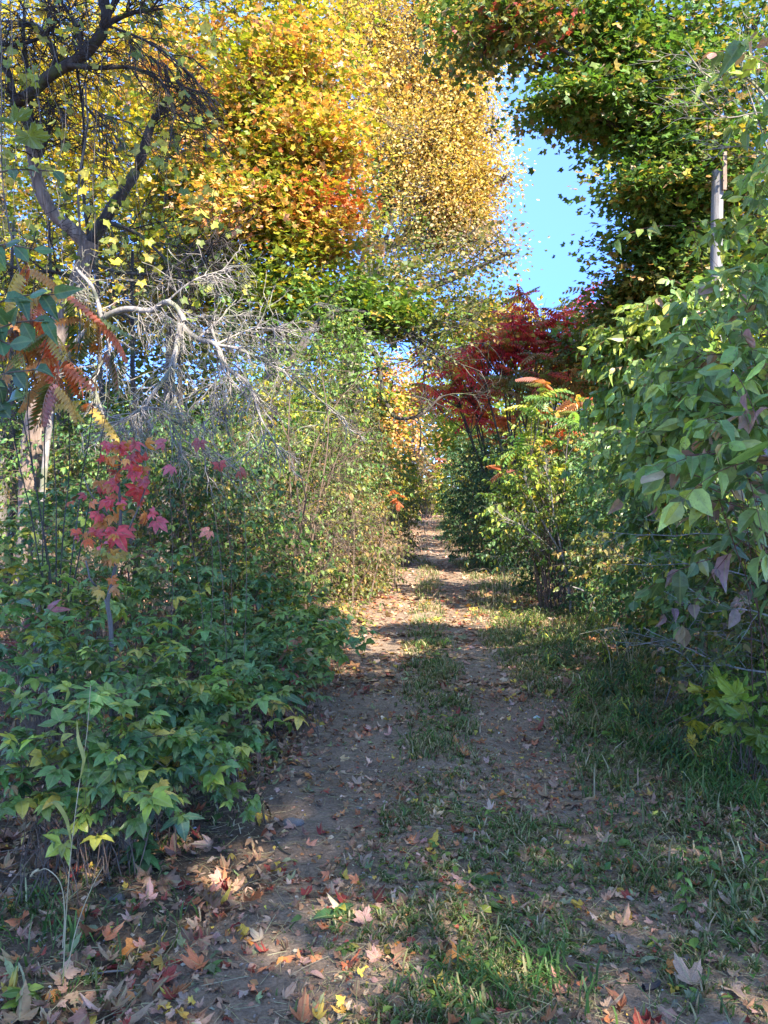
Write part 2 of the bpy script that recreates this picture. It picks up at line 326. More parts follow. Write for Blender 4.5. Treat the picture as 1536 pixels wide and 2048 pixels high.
# ------------------------------------------------------------------ wood
def tubes(acc, Pp, R, sides=5, col=None):
    """Pp (M,n,3), R (M,n)"""
    Mn, n, _ = Pp.shape
    if Mn == 0: return
    tan = nrm(np.gradient(Pp, axis=1)); ref = np.where(np.abs(tan[..., 2:3]) > .9, np.array([1., 0, 0]), np.array([0, 0, 1.]))
    u = nrm(np.cross(tan, ref)); v = np.cross(tan, u)
    a = np.arange(sides)*2*math.pi/sides
    ring = Pp[:, :, None, :]+R[:, :, None, None]*(u[:, :, None, :]*np.cos(a)[None, None, :, None]+v[:, :, None, :]*np.sin(a)[None, None, :, None])
    i = np.arange(n-1)[:, None]; j = np.arange(sides)[None]; j2 = (j+1) % sides
    A = i*sides+j; B = i*sides+j2; C = (i+1)*sides+j2; D = (i+1)*sides+j
    f = np.concatenate([np.stack([A, B, C], -1).reshape(-1, 3), np.stack([A, C, D], -1).reshape(-1, 3)])
    f = f[None]+(np.arange(Mn)*n*sides)[:, None, None]
    acc.add(ring, f)
def spline(pts, n=None):
    pts = np.asarray(pts, float); m = len(pts); n = n or (m-1)*5+1
    t = np.linspace(0, m-1, n); i = np.clip(t.astype(int), 0, m-2); f = (t-i)[:, None]
    e = np.concatenate([[2*pts[0]-pts[1]], pts, [2*pts[-1]-pts[-2]]])
    p0, p1, p2, p3 = e[i], e[i+1], e[i+2], e[i+3]
    return .5*((2*p1)+(-p0+p2)*f+(2*p0-5*p1+4*p2-p3)*f*f+(-p0+3*p1-3*p2+p3)*f**3)
def limb(acc, pts, r0, r1, sides=9, n=None, knob=.0, wob=0.0):
    c = spline(pts, n); k = len(c)
    if wob: c = c+np.cumsum(rng.normal(0, wob, c.shape), 0)*np.linspace(0, 1, k)[:, None]
    R = np.linspace(r0, r1, k)*(1+knob*rng.normal(0, 1, k)); tubes(acc, c[None], R[None], sides); return c, R
def bez(a, b, c, n):
    t = np.linspace(0, 1, n)[None, :, None]; return (1-t)**2*a[:, None]+2*t*(1-t)*b[:, None]+t*t*c[:, None]
def grow(acc, Pp, L, r, per, levels, ratio=.6, spread=1.0, bias=(0, 0, 0), wob=.12, sides=4, n=6, tmin=.2, rr=.55, keep=None):
    """twigs on twigs; Pp (M,n,3) parents, L (M,) lengths, r (M,) radii"""
    allp = []; pers = per if isinstance(per, (list, tuple)) else [per]*levels
    for lv, per in enumerate(pers):
        Mn = len(Pp); N = Mn*per
        pi = np.repeat(np.arange(Mn), per); t = rng.uniform(tmin, 1, N)*(Pp.shape[1]-1.001); i = t.astype(int); f = (t-i)[:, None]
        o = Pp[pi, i]*(1-f)+Pp[pi, i+1]*f; tg = nrm(Pp[pi, i+1]-Pp[pi, i])
        d = nrm(tg*.7+nrm(rng.normal(size=(N, 3)))*spread+np.array(bias)); ln = L[pi]*ratio*rng.uniform(.5, 1.25, N)
        st = (ln/(n-1))[:, None]; pts = [o]; dd = d
        for q in range(n-1):
            dd = nrm(dd+rng.normal(0, wob, (N, 3))*1.6+np.array(bias)*.25); pts.append(pts[-1]+dd*st)
        Pp = np.stack(pts, 1); rn = np.maximum(r[pi]*rr, .0012); R = rn[:, None]*np.linspace(1, .45, n)[None]
        tubes(acc, Pp, R, sides if lv == 0 else 3); allp.append(Pp); L = ln; r = rn
    return allp
# ------------------------------------------------------------------ plants
def blob(px, py, Y, rw, rh, pal=None, dens=1.0, rd=None):
    k = Y/F; return dict(c=P(px, py, Y), r=np.array([rw*k, (rd if rd else (rw+rh)/2*k), rh*k]), pal=pal, dens=dens)
HOLES = []
def clumps(b, n, shell=.5, rough=.3, gap=.0, zmin=.05):
    d = nrm(rng.normal(size=(n, 3))); u = rng.random(n)**.6; rad = shell+(1-shell)*u
    rad = rad*(1+rough*noise(d, 1.7, b['c'][0]*3+b['c'][2]))
    rad = np.where(rng.random(n) < .2, rad*rng.uniform(1.02, 1.38, n), rad)
    p = b['c']+d*b['r']*rad[:, None]
    k = p[:, 2] > zmin
    for (hx, hy, hr) in HOLES:
        q = p-np.array([hx, hy, 0]); al = q@np.array(S); k &= np.linalg.norm(q-al[:, None]*np.array(S), axis=1) > hr
    if gap: k &= noise(p, 2.2/max(b['r'].max(), .3)*1.5, 5) > -1.1+gap
    return p[k], d[k]
def puff(leaf, wood, b, pal, T, size, n, per, cs, flat=.4, up=.8, gap=0, shell=.5, rough=.3, twig=.35, tr=.006, droop=.25):
    p, d = clumps(b, max(3, int(n*b['dens'])), shell, rough, gap)
    if not len(p): return
    N = len(p)*per; ci = np.repeat(np.arange(len(p)), per); off = rng.normal(size=(N, 3))*cs*np.array([1, 1, flat])
    pos = p[ci]+off; out = nrm(off*np.array([1, 1, .3])+d[ci]*cs*.6)
    dirs = out+rng.normal(0, .45, (N, 3))+np.array([0, 0, -droop]); nn = np.array([0, 0, up])+d[ci]*.35+rng.normal(0, .38, (N, 3))
    col = palpick(b['pal'] or pal, N, ci)
    if b['pal'] and b['pal'] != pal:
        alt = palpick(pal, N, ci); col = np.where((rng.random(len(p)) < .16)[ci][:, None], alt, col)
    scatter(leaf, T, pos, dirs, nn, size*np.exp(rng.normal(0, .2, N)), col)
    if wood is not None and twig:
        k = rng.random(len(p)) < twig; q = p[k]
        if len(q):
            s = b['c']+(q-b['c'])*rng.uniform(.1, .4, (len(q), 1)); mid = (s+q)/2+rng.normal(0, .12, q.shape)*b['r']*.6-np.array([0, 0, .06])*b['r'][2]
            tubes(wood, bez(s, mid, q, 5), np.linspace(tr, tr*.35, 5)[None].repeat(len(q), 0), 3)
def spray(leaf, wood, starts, dirs, L, T, size, pal, pairs=5, droop=.5, tr=.0025, leafdroop=.35, up=.9, side=.9, n=6, jitc=.16, wid=1.0, hang=0.0):
    """leafy twigs: opposite leaves along arching stems"""
    Mn = len(starts)
    if Mn == 0: return
    L = np.broadcast_to(L, (Mn,))*rng.uniform(.7, 1.25, Mn); d = nrm(dirs)
    end = starts+d*L[:, None]+np.array([0, 0, -1])*(droop*L)[:, None]*.6; mid = starts+d*L[:, None]*.55
    Pp = bez(starts, mid, end, n); tubes(wood, Pp, np.linspace(tr, tr*.4, n)[None].repeat(Mn, 0), 3)
    t = np.linspace(.2, 1, pairs); allpos = []; alld = []; ci = []
    for q, tt in enumerate(t):
        x = min(tt*(n-1), n-1.001); i = int(x); f = x-i; o = Pp[:, i]*(1-f)+Pp[:, i+1]*f; tg = nrm(Pp[:, i+1]-Pp[:, i])
        sv = nrm(np.cross(tg, np.array([0, 0, 1.])+rng.normal(0, .35, (Mn, 3))))
        for s in (-1, 1):
            allpos.append(o); alld.append(tg*.55+sv*s*side+rng.normal(0, .36, (Mn, 3))+np.array([0, 0, -leafdroop])); ci.append(np.arange(Mn))
    allpos.append(Pp[:, -1]); alld.append(nrm(Pp[:, -1]-Pp[:, -2])+np.array([0, 0, -leafdroop])); ci.append(np.arange(Mn))
    pos = np.concatenate(allpos); dd = np.concatenate(alld); ci = np.concatenate(ci); N = len(pos)
    nn = np.array([0, 0, up])+rng.normal(0, .45, (N, 3))
    keep = rng.random(N) < .86
    scatter(leaf, T, pos[keep], dd[keep], nn[keep], (size*np.exp(rng.normal(0, .3, N)))[keep], palpick(pal, N, ci, jitc)[keep], wid)
def stems_to(wood, base, pts, r, n=7, spreadb=.12, bow=.25, sides=4):
    N = len(pts)
    if N == 0: return
    s = np.asarray(base, float)+rng.normal(0, spreadb, (N, 3))*np.array([1, 1, 0]); s[:, 2] = -.03
    mid = s*.5+pts*.5; mid[:, :2] = s[:, :2]*(.5+bow)+pts[:, :2]*(.5-bow); mid[:, 2] += bow*pts[:, 2]*.6
    Pp = bez(s, mid, pts, n)+np.cumsum(rng.normal(0, .012, (N, n, 3)), 1)
    tubes(wood, Pp, np.linspace(r, r*.4, n)[None].repeat(N, 0)*rng.uniform(.6, 1.2, (N, 1)), sides); return Pp
def shrub(name, label, cat, blobs, pal, T=None, size=.06, n=60, L=.3, pairs=5, droop=.45, nst=10, base=None, wood='stem', mat='leaf', group=None,
          tr=.0025, rs=.008, leafdroop=.35, gap=0, shell=.45, rough=.3, zmin=.1, wid=1.0, upb=.35, spreadb=.15, up=.9, side=.9, skirt=None):
    T = T or T_OV2; leaf = Acc(); wd = Acc()
    c = np.mean([b['c'] for b in blobs], 0) if base is None else np.array([base[0], base[1], 0.])
    rt = root(name, label, cat, (c[0], c[1], 0), group)
    if skirt:
        for b in list(blobs):
            lo = b['c'][2]-b['r'][2]
            if .3 < lo < 2.2:
                blobs = blobs+[dict(c=np.array([b['c'][0], b['c'][1]+.1, lo*.5]), r=np.array([b['r'][0]*.95, b['r'][1]*.9, lo*.62]), pal=skirt, dens=.75*b['dens'])]
    for b in blobs:
        p, d = clumps(b, max(4, int(n*b['dens'])), shell, rough, gap, zmin)
        if not len(p): continue
        dd = d*np.array([1, 1, .6])+np.array([0, 0, upb])+rng.normal(0, .35, d.shape)
        spray(leaf, wd, p, dd, L, T, size, b['pal'] or pal, pairs, droop, tr, leafdroop, wid=wid, up=up, side=side)
        k = rng.permutation(len(p))[:nst]
        foot = np.array([c[0]*.7+b['c'][0]*.3, c[1]*.7+b['c'][1]*.3, 0]); Pp = stems_to(wd, foot, p[k], rs, spreadb=spreadb)
    leaf.build('foliage', mat, rt); wd.build('stems', wood, rt); return rt
def tree(name, label, blobs, pal, trunk, r0, T=None, size=.1, n=60, per=12, cs=.3, flat=.4, gap=0, wood='bark_grey', group=None, cat='tree', mat='leaf',
         shell=.5, rough=.3, limbs=True, twig=.35, tr=.007, up=.8, droop=.25, extra=None):
    T = T or T_FAR; leaf = Acc(); wd = Acc(); tw = Acc()
    trunk = [np.asarray(q, float) for q in trunk]; rt = root(name, label, cat, (trunk[0][0], trunk[0][1], 0), group)
    c, R = limb(wd, trunk, r0, r0*.3, 9, knob=.04)
    for b in blobs:
        puff(leaf, tw, b, pal, T, size, n, per, cs, flat, up, gap, shell, rough, twig, tr, droop)
        if limbs:
            dz = np.linalg.norm(c-b['c'], axis=1)+np.maximum(0, c[:, 2]-b['c'][2]+.25*b['r'][2])*3; i = int(np.argmin(dz)); i = max(1, min(i, len(c)-1))
            a = c[i]; e = b['c']; m = a*.5+e*.5+rng.normal(0, .08, 3)*np.linalg.norm(e-a); m[2] -= .06*np.linalg.norm(e-a)
            lr = R[i]*.55; limb(wd, [a, m, e], lr, lr*.35, 6, 9, wob=.01)
            ends = e+nrm(rng.normal(size=(6, 3)))*b['r']*.65; s = e[None].repeat(6, 0); mm = (s+ends)/2+rng.normal(0, .05, ends.shape)*b['r']
            tubes(wd, bez(s, mm, ends, 6), np.linspace(lr*.4, lr*.12, 6)[None].repeat(6, 0), 5)
    if extra: extra(wd, tw, leaf)
    leaf.build('crown', mat, rt); wd.build('trunk', wood, rt, True)
    if tw.n: tw.build('twigs', wood, rt)
    return rt
# ================================================================== SETTING
def xc(y): return .22+.053*y                     # centre line of the track
def hmap(x, y):
    y2 = np.clip(y, 0, 60)
    xl = -.42+.053*y2; xr = .62+.045*y2+.12*np.sin(y2*.5)
    h = .035*noise(np.stack([x, y], -1), .35)+.012*noise(np.stack([x, y], -1), 2.1, 3)+.005*noise(np.stack([x, y], -1), 6, 1)
    h = h-.035*np.exp(-((x-xl)/.3)**2)-.035*np.exp(-((x-xr)/.28)**2)
    side = np.maximum(0, np.abs(x-xc(y2))-2.2); return h+np.minimum(side*.06, .5)*(1-np.exp(-side))+.7*(lambda t: t*t*(3-2*t))(np.clip((y-20)/34, 0, 1))
def grid(xs, ys, zf):
    X, Y = np.meshgrid(xs, ys, indexing='ij'); v = np.stack([X, Y, zf(X, Y)], -1).reshape(-1, 3); n, m = len(xs), len(ys)
    i = np.arange(n-1)[:, None]; j = np.arange(m-1)[None]; A = i*m+j; B = A+m; C = B+1; D = A+1
    return v, np.concatenate([np.stack([A, B, C], -1).reshape(-1, 3), np.stack([A, C, D], -1).reshape(-1, 3)])
def pathmask(x, y):
    e = .9+.1*np.sin(y*1.3)+.08*np.sin(y*3.1+1); return np.clip((e+.35-np.abs(x-xc(y)))/.3, 0, 1)*(y > 0)*(y < 60)
gx = np.concatenate([-np.geomspace(6, 600, 24)[::-1], np.linspace(-5.8, 7.8, 150), np.geomspace(8, 600, 24)])
gy = np.concatenate([-np.geomspace(3, 400, 14)[::-1], np.linspace(-2.8, 14, 180), np.linspace(14.2, 60, 120), np.geomspace(61, 900, 20)])
v, f = grid(gx, gy, lambda x, y: hmap(x, y)-.08*pathmask(x, y)*(y > .3))
a = Acc(); a.add(v, f); tag(a.build('ground', 'soil', smooth=True), kind='structure')
ys = np.concatenate([np.linspace(.2, 9, 240), np.linspace(9.05, 59, 360)]); us = np.linspace(-1, 1, 52)
U, Yg = np.meshgrid(us, ys, indexing='ij'); hw = 1.12+.12*np.sin(Yg*1.3)+.09*np.sin(Yg*3.1+1)+.05*np.sin(Yg*7.7)
X = xc(Yg)+U*hw; Z = hmap(X, Yg)+.006-np.clip(np.abs(U)-.88, 0, 1)*.35
v = np.stack([X, Yg, Z], -1).reshape(-1, 3); _, f = grid(us, ys, lambda x, y: x*0)
a = Acc(); a.add(v, f); tag(a.build('dirt_path', 'track', smooth=True), kind='structure')

def hz(x, y): return hmap(np.asarray(x, float), np.asarray(y, float))
# ------------------------------------------------------------------ grass (uncountable)
def gdens(x, y):
    nz = noise(np.stack([x, y], -1), 1.4, 2); nf = noise(np.stack([x, y], -1), 4.5, 7)
    xl = -.42+.053*y; xr = .62+.045*y+.12*np.sin(y*.5)
    strip = np.exp(-((x-(xl+xr)/2)/.23)**2)*1.9; verge = 1.15/(1+np.exp(-(x-xr-.28)/.13))*np.exp(-np.maximum(0, x-xr-2.2)/1.2)
    left = 1/(1+np.exp((x-xl+.5)/.12))*.12
    near = np.clip((4.6-y)/1.6, 0, 1)*np.clip((x+.45)/.5, 0, 1)*1.0
    far = np.clip((y-14)/14, 0, 1)
    dn = strip*(1-far*.9)*(.55+.45*nf.clip(-1, 1))+verge*(1-.4*far)+left+near
    rr_ = np.exp(-((x-xr)/.2)**2)*.9+np.exp(-((x-xl)/.24)**2)*.9*np.clip((y-2.2)/1, .3, 1)
    return np.clip((dn-rr_*.62)*(.95+.8*nz)+.3*nf*dn, 0, 1.2)
def blades(N, x0, x1, y0, y1, hh, pw=1.0, pal=None, thin=.0028, tall=1.0):
    x = rng.uniform(x0, x1, N); y = y0+(y1-y0)*rng.random(N)**pw; k = rng.random(N) < gdens(x, y)
    x, y = x[k], y[k]
    # tufts: pull blades towards tuft centres
    cx = np.round(x/.09+.35*np.sin(y*37)); cy = np.round(y/.09+.35*np.sin(x*41)); pull = .55
    x = x*(1-pull)+pull*(cx*.09+.03*np.sin(cx*7+cy*3)); y = y*(1-pull)+pull*(cy*.09+.03*np.sin(cy*5+cx)); n = len(x)
    h = hh*np.exp(rng.normal(0, .35, n))*(.7+.5*noise(np.stack([x, y], -1), 2.5, 4)).clip(.35, 1.6)
    ang = rng.uniform(0, 2*math.pi, n); d = np.stack([np.cos(ang), np.sin(ang), 0*ang], 1)
    ln = rng.uniform(.3, 1.3, n)[:, None]; s = np.stack([-d[:, 1], d[:, 0], 0*ang], 1)*(thin*(1+y*.07)*rng.uniform(.6, 1.4, n))[:, None]
    b = np.stack([x, y, hz(x, y)-.004], 1); up = np.array([0, 0, 1.]); H = h[:, None]
    m1 = b+up*H*.55+d*H*.22*ln; m2 = b+up*H*.85+d*H*.6*ln; e = b+up*H*(.95-.25*ln)+d*H*1.05*ln
    v = np.stack([b-s, b+s, m1-s*.9, m1+s*.9, m2-s*.6, m2+s*.6, e], 1)
    f = np.array([(0, 1, 3), (0, 3, 2), (2, 3, 5), (2, 5, 4), (4, 5, 6)])[None]+(np.arange(n)*7)[:, None, None]
    c = palpick(pal or [(6, (.08, .13, .035)), (5, (.12, .17, .045)), (4, (.2, .22, .08)), (4, (.36, .28, .15)), (3, (.45, .37, .22)), (1.5, (.2, .13, .08))], n)
    return v, f, np.repeat(c[:, None], 7, 1)
ga = Acc()
for args in ((150000, -1.4, 3.2, 1.6, 4.2, .036, 1.2), (140000, -1.2, 3.6, 4.2, 9, .055), (42000, -1, 4.5, 9, 20, .09), (16000, 0, 7, 20, 48, .16)): ga.add(*blades(*args))
v, f, c = blades(9000, .9, 3.8, 2.6, 10, .11); ga.add(v, f, c)
# the long tuft at the bottom of the frame
def tuft(acc, x, y, n, h, sp=.06, pal=None, thin=.005):
    ang = rng.uniform(0, 2*math.pi, n); d = np.stack([np.cos(ang), np.sin(ang), 0*ang], 1); ln = rng.uniform(.3, 1.5, n)[:, None]
    s = np.stack([-d[:, 1], d[:, 0], 0*ang], 1)*(thin*rng.uniform(.6, 1.4, n))[:, None]; H = (h*rng.uniform(.5, 1.2, n))[:, None]
    b = np.stack([x+rng.normal(0, sp, n), y+rng.normal(0, sp, n), np.zeros(n)], 1); b[:, 2] = hz(b[:, 0], b[:, 1])-.004; up = np.array([0, 0, 1.])
    m1 = b+up*H*.5+d*H*.2*ln; m2 = b+up*H*.75+d*H*.6*ln; e = b+up*H*(.8-.3*ln)+d*H*1.05*ln
    v = np.stack([b-s, b+s, m1-s*.9, m1+s*.9, m2-s*.6, m2+s*.6, e], 1)
    f = np.array([(0, 1, 3), (0, 3, 2), (2, 3, 5), (2, 5, 4), (4, 5, 6)])[None]+(np.arange(n)*7)[:, None, None]
    acc.add(v, f, np.repeat(palpick(pal or [(6, (.06, .13, .03)), (4, (.10, .18, .04)), (1, (.3, .27, .12))], n)[:, None], 7, 1))
for px, py, n, h in ((1000, 2010, 220, .13), (1100, 1990, 150, .13), (900, 2030, 150, .12), (1190, 1640, 90, .09), (1260, 1620, 80, .08), (860, 1330, 160, .12), (870, 1290, 200, .14),
                     (845, 1480, 120, .1), (1470, 1600, 240, .2), (1400, 1560, 200, .2), (1300, 1500, 160, .2), (120, 1900, 60, .16), (60, 1850, 60, .16), (300, 1820, 50, .1)):
    g = G(px, py); tuft(ga, g[0], g[1], int(n*.5), h*.85, .09, thin=.0035)
wa = Acc()
n = 46000; x = rng.uniform(-1, 3.8, n); y = 2+9*rng.random(n)**1.2; k = (rng.random(n) < gdens(x, y)*(.35+.65*noise(np.stack([x, y], -1), 2.2, 12)).clip(0, 1)); x, y = x[k], y[k]; n = len(x); an = rng.uniform(0, 6.28, n)
scatter(wa, T_OV2+T_LANCE, np.stack([x, y, hz(x, y)+rng.random(n)**2*.05*(1+(x > 1.3))], 1), np.stack([np.cos(an), np.sin(an), rng.uniform(0, .8, n)], 1), np.array([0, 0, 1.])+rng.normal(0, .3, (n, 3)), .03*np.exp(rng.normal(0, .35, n)), palpick('green', n))
tag(wa.build('ground_cover', 'leaf'), 'low small leaved green weeds between the grass of the verge', 'weeds', kind='stuff')
tag(ga.build('grass', 'grass'), 'short green grass with dry straw blades on the track and its verge', 'grass', kind='stuff')
# ------------------------------------------------------------------ leaf litter (uncountable) and grit
def ldens(x, y):
    return np.clip(.55+.45*noise(np.stack([x, y], -1), 1.1, 9), .1, 1)
def litter(acc, N, x0, x1, y0, y1, size, T, pal, pw=1., lift=.01, tilt=.35):
    x = rng.uniform(x0, x1, N); y = y0+(y1-y0)*rng.random(N)**pw; k = rng.random(N) < ldens(x, y); x, y = x[k], y[k]; n = len(x)
    p = np.stack([x, y, hz(x, y)+lift+rng.random(n)*.012], 1); ang = rng.uniform(0, 2*math.pi, n)
    scatter(acc, T, p, np.stack([np.cos(ang), np.sin(ang), rng.normal(0, .15, n)], 1), np.array([0, 0, 1.])+rng.normal(0, tilt, (n, 3)),
            size*np.exp(rng.normal(0, .35, n)), palpick(pal, n, jit=.22))
la = Acc()
litter(la, 9000, -2.2, 3.4, 2.0, 6.5, .042, T_MAPHI, 'litter', 1.1, .012, .6)
litter(la, 3000, -1.2, 3.4, 2.0, 6.5, .03, T_MAPHI, 'litter', 1.1, .012, .6)
litter(la, 22000, -2.6, 3.6, 1.8, 8, .019, T_OV2, 'litter', 1., .008, .7)
litter(la, 9000, -.2, 3.6, 1.9, 5, .016, T_OV2, 'litter', 1.3, .008, .8)
litter(la, 12000, -1.5, 4, 6, 13, .065, T_MAP, 'litter')
litter(la, 20000, -.5, 5.0, 12, 57, .085, T_MAP, 'farlitter', 1.0, .012)
litter(la, 12000, -5, -.5, 2.0, 9, .055, T_MAPHI, 'litter', 1., .015, .5)
litter(la, 5000, -12, -1, 8, 30, .12, T_MAP, 'farlitter'); litter(la, 4000, 2, 12, 4, 30, .1, T_MAP, 'farlitter')
tag(la.build('leaf_litter', 'dryleaf'), 'small brown, tan and red fallen leaves scattered over the dirt', 'leaves', kind='stuff')
# wood chips, straw bits and grit
ca = Acc(); n = 5200; x = rng.uniform(-2, 3, n); y = 1.9+6*rng.random(n)**1.3; ang = rng.uniform(0, 6.28, n)
scatter(ca, [tmpl([(-.3, 0, 0), (.3, 0, 0), (.22, 1, .1), (-.2, .9, .1), (0, .5, .35)], [(0, 1, 4), (1, 2, 4), (2, 3, 4), (3, 0, 4)])],
        np.stack([x, y, hz(x, y)+.008], 1), np.stack([np.cos(ang), np.sin(ang), 0*ang], 1), np.array([0, 0, 1.])+rng.normal(0, .2, (n, 3)),
        .009*np.exp(rng.normal(0, .5, n)), palpick([(4, (.35, .32, .28)), (3, (.2, .17, .15)), (2, (.5, .42, .32)), (1, (.6, .6, .58))], n))
n = 7000; x = rng.uniform(-2.2, 3, n); y = 1.9+6*rng.random(n)**1.3; ang = rng.uniform(0, 6.28, n); d = np.stack([np.cos(ang), np.sin(ang), rng.normal(0, .08, n)], 1)
s = np.stack([x, y, hz(x, y)+.012], 1); ln = .09*np.exp(rng.normal(0, .5, n))[:, None]; tw0 = Acc()
bb = bez(s, s+d*ln*.5+rng.normal(0, .012, (n, 3))*np.array([1, 1, .3]), s+d*ln, 4)
ang = rng.uniform(0, 1, n)
tubes(tw0, bb, np.full((n, 4), .0011), 3); cc = palpick([(3, (.4, .32, .2)), (3, (.16, .11, .08)), (2, (.28, .22, .15))], n)
ca.add(tw0.v[0], tw0.f[0], np.repeat(cc[:, None], 12, 1))
tag(ca.build('grit_and_chips', 'dryleaf'), 'pale grit, straw bits and wood chips strewn over the track', 'debris', kind='stuff')
#@@PLANTS@@
# ================================================================== TREES, left to right, near to far
def TR(*q): return [P(*i) for i in q]
def ground(px, Y): return np.array([(px-768)/F*Y, Y, -.05])
# --- big yellow-orange maple, left of centre
tree('maple_tree', 'tall yellow and orange maple with green lower boughs left of the sky gap', [
    blob(470, 30, 17, 150, 110, 'ygreen'), blob(600, 60, 17, 120, 120, 'yellow'), blob(640, 170, 16.5, 80, 120, 'orange', .9), blob(540, 190, 16.3, 110, 90, 'ygreen'),
    blob(430, 160, 17.5, 120, 110, 'orange'), blob(380, 300, 17.5, 90, 90, 'ygreen', .8), blob(370, 180, 17.5, 50, 50, 'orange', .5), blob(480, 340, 16.4, 90, 60, 'orange', .6), blob(450, 300, 16.8, 90, 90, 'ygreen', .8), blob(590, 330, 16, 100, 90, 'ygreen'), blob(560, 260, 17, 110, 90, 'ygreen'),
    blob(640, 320, 15.8, 60, 70, 'orange', .7), blob(655, 415, 15.6, 30, 22, 'redor', .35), blob(560, 440, 16, 110, 70, 'ygreen'), blob(500, 420, 15.4, 90, 50, 'orange', .9), blob(450, 230, 16.4, 70, 60, 'orange', .6), blob(620, 270, 15.6, 60, 50, 'orange', .7), blob(560, 130, 16, 60, 50, 'orange', .5), blob(640, 480, 15.8, 60, 50, 'orange', .8),
    blob(470, 510, 16.5, 110, 90, 'green'), blob(610, 550, 15.6, 110, 80, 'ygreen'), blob(560, 620, 16, 110, 60, 'green'), blob(700, 620, 15, 90, 38, 'green'), blob(780, 640, 14.6, 60, 26, 'green', .8)],
    'ygreen', [ground(520, 17), P(530, 1000, 17), P(545, 700, 17), P(560, 400, 17), P(570, 100, 17)], .24, T_MLO, .125, 125, 19, .42, .2, gap=.55, wood='bark_grey', rough=.35, tr=.012)
# --- yellow woodland behind the bare tree
for i, (lb, bl, tx, Yt) in enumerate((
    ('yellow maple behind the left fork of the bare tree', [blob(200, 220, 23, 150, 130, 'yellow'), blob(60, 180, 23, 130, 120, 'yellow'), blob(130, 120, 22, 190, 130, 'yellow'), blob(250, 320, 21, 130, 110, 'yellow'), blob(120, 350, 22, 150, 120, 'ygreen'), blob(300, 140, 21, 110, 110, 'yellow'), blob(0, 250, 22, 130, 200, 'ygreen')], 130, 22),
    ('olive green young tree below the yellow crowns behind the bare tree', [blob(300, 480, 19, 130, 90, 'ygreen'), blob(400, 560, 17, 110, 90, 'olive'), blob(200, 560, 19, 150, 100, 'olive'), blob(380, 430, 18.5, 90, 70, 'yellow', .8)], 330, 18),
    ('yellow green tree at the left edge of the wood', [blob(20, 480, 20, 120, 120, 'olive'), blob(60, 640, 19, 120, 110, 'ygreen'), blob(-60, 560, 20, 90, 160, 'green')], 0, 20))):
    tree('woodland_tree', lb, bl, 'yellow', [ground(tx, Yt), P(tx+5, 900, Yt), P(tx+12, 600, Yt), P(tx, 250, Yt)], .17, T_MLO, .145, 170, 15, .4, .4, group='trees of the left wood', tr=.012)
# --- tall golden poplar
tree('poplar_tree', 'very tall golden leaved poplar rising beside the blue sky gap', [
    blob(850, 20, 30, 150, 110), blob(760, 90, 30, 90, 110), blob(920, 90, 30, 70, 100), blob(830, 170, 30, 120, 90), blob(910, 210, 29.5, 50, 80), blob(760, 240, 30, 80, 80), blob(850, 290, 29, 110, 80),
    blob(915, 330, 29.5, 40, 50, None, .7), blob(880, 390, 29, 90, 60), blob(780, 360, 30, 80, 60, None, .7), blob(930, 440, 29, 50, 50, None, .7), blob(850, 470, 29.5, 80, 50, 'tan', .6), blob(700, 60, 31, 60, 120), blob(940, 240, 29.5, 22, 60, None, .25),
    blob(945, 400, 29, 40, 40, None, .25), blob(980, 120, 29.5, 30, 60, None, .12), blob(985, 260, 29, 30, 60, None, .10), blob(1010, 360, 28.5, 25, 25, None, .06), blob(970, 350, 29, 25, 30, None, .2), blob(935, 480, 28, 60, 40, 'tan', .18), blob(1010, 510, 27, 40, 30, 'tan', .05)],
    'gold', [ground(690, 30), P(690, 800, 30), P(740, 500, 30), P(800, 300, 30), P(835, 80, 30), P(850, -60, 30)], .42, T_FAR, .125, 260, 26, .32, 1.5, wood='bark_grey', rough=.65, twig=.9, tr=.022, up=.3, shell=.2, gap=.45)
# --- slender olive tree and the sparse hanging bough
tree('willow_tree', 'thin sparse olive tree with blue sky showing through below the poplar', [
    blob(780, 500, 23, 110, 70, 'olive', .75), blob(880, 560, 22, 90, 55, 'olive', .7), blob(720, 420, 23, 50, 80, 'ygreen', .6), blob(960, 520, 22, 55, 50, 'tan', .28), blob(760, 580, 21, 90, 50, 'olive', .8), blob(950, 610, 21, 90, 35, 'olive', .6), blob(1000, 480, 22, 45, 40, 'tan', .10)],
    'olive', [ground(700, 23), P(705, 900, 23), P(720, 700, 23), P(750, 560, 23), P(790, 420, 23)], .16, T_FAR, .13, 110, 10, .3, .6, rough=.4, twig=.9, tr=.010, wood='bark_dark', up=.3)
def bough(wd, tw, lf):
    c, R = limb(wd, TR((560, 760, 13.5), (640, 640, 14), (720, 620, 14), (800, 655, 14), (870, 700, 14)), .06, .015, 6, wob=.01)
    grow(tw, c[None, ::4], np.array([2.2]), np.array([.03]), (18, 12), 2, .5, .8, (.1, 0, -.1), sides=4)
    c, R = limb(wd, TR((640, 700, 13), (745, 700, 13.5), (765, 790, 13.5), (790, 835, 13.5), (840, 832, 13.5), (880, 790, 13.5)), .07, .014, 6, wob=.01)
    grow(tw, c[None, ::4], np.array([1.6]), np.array([.03]), (10, 6, 5), 3, .5, .9, (.1, 0, 0), sides=4)
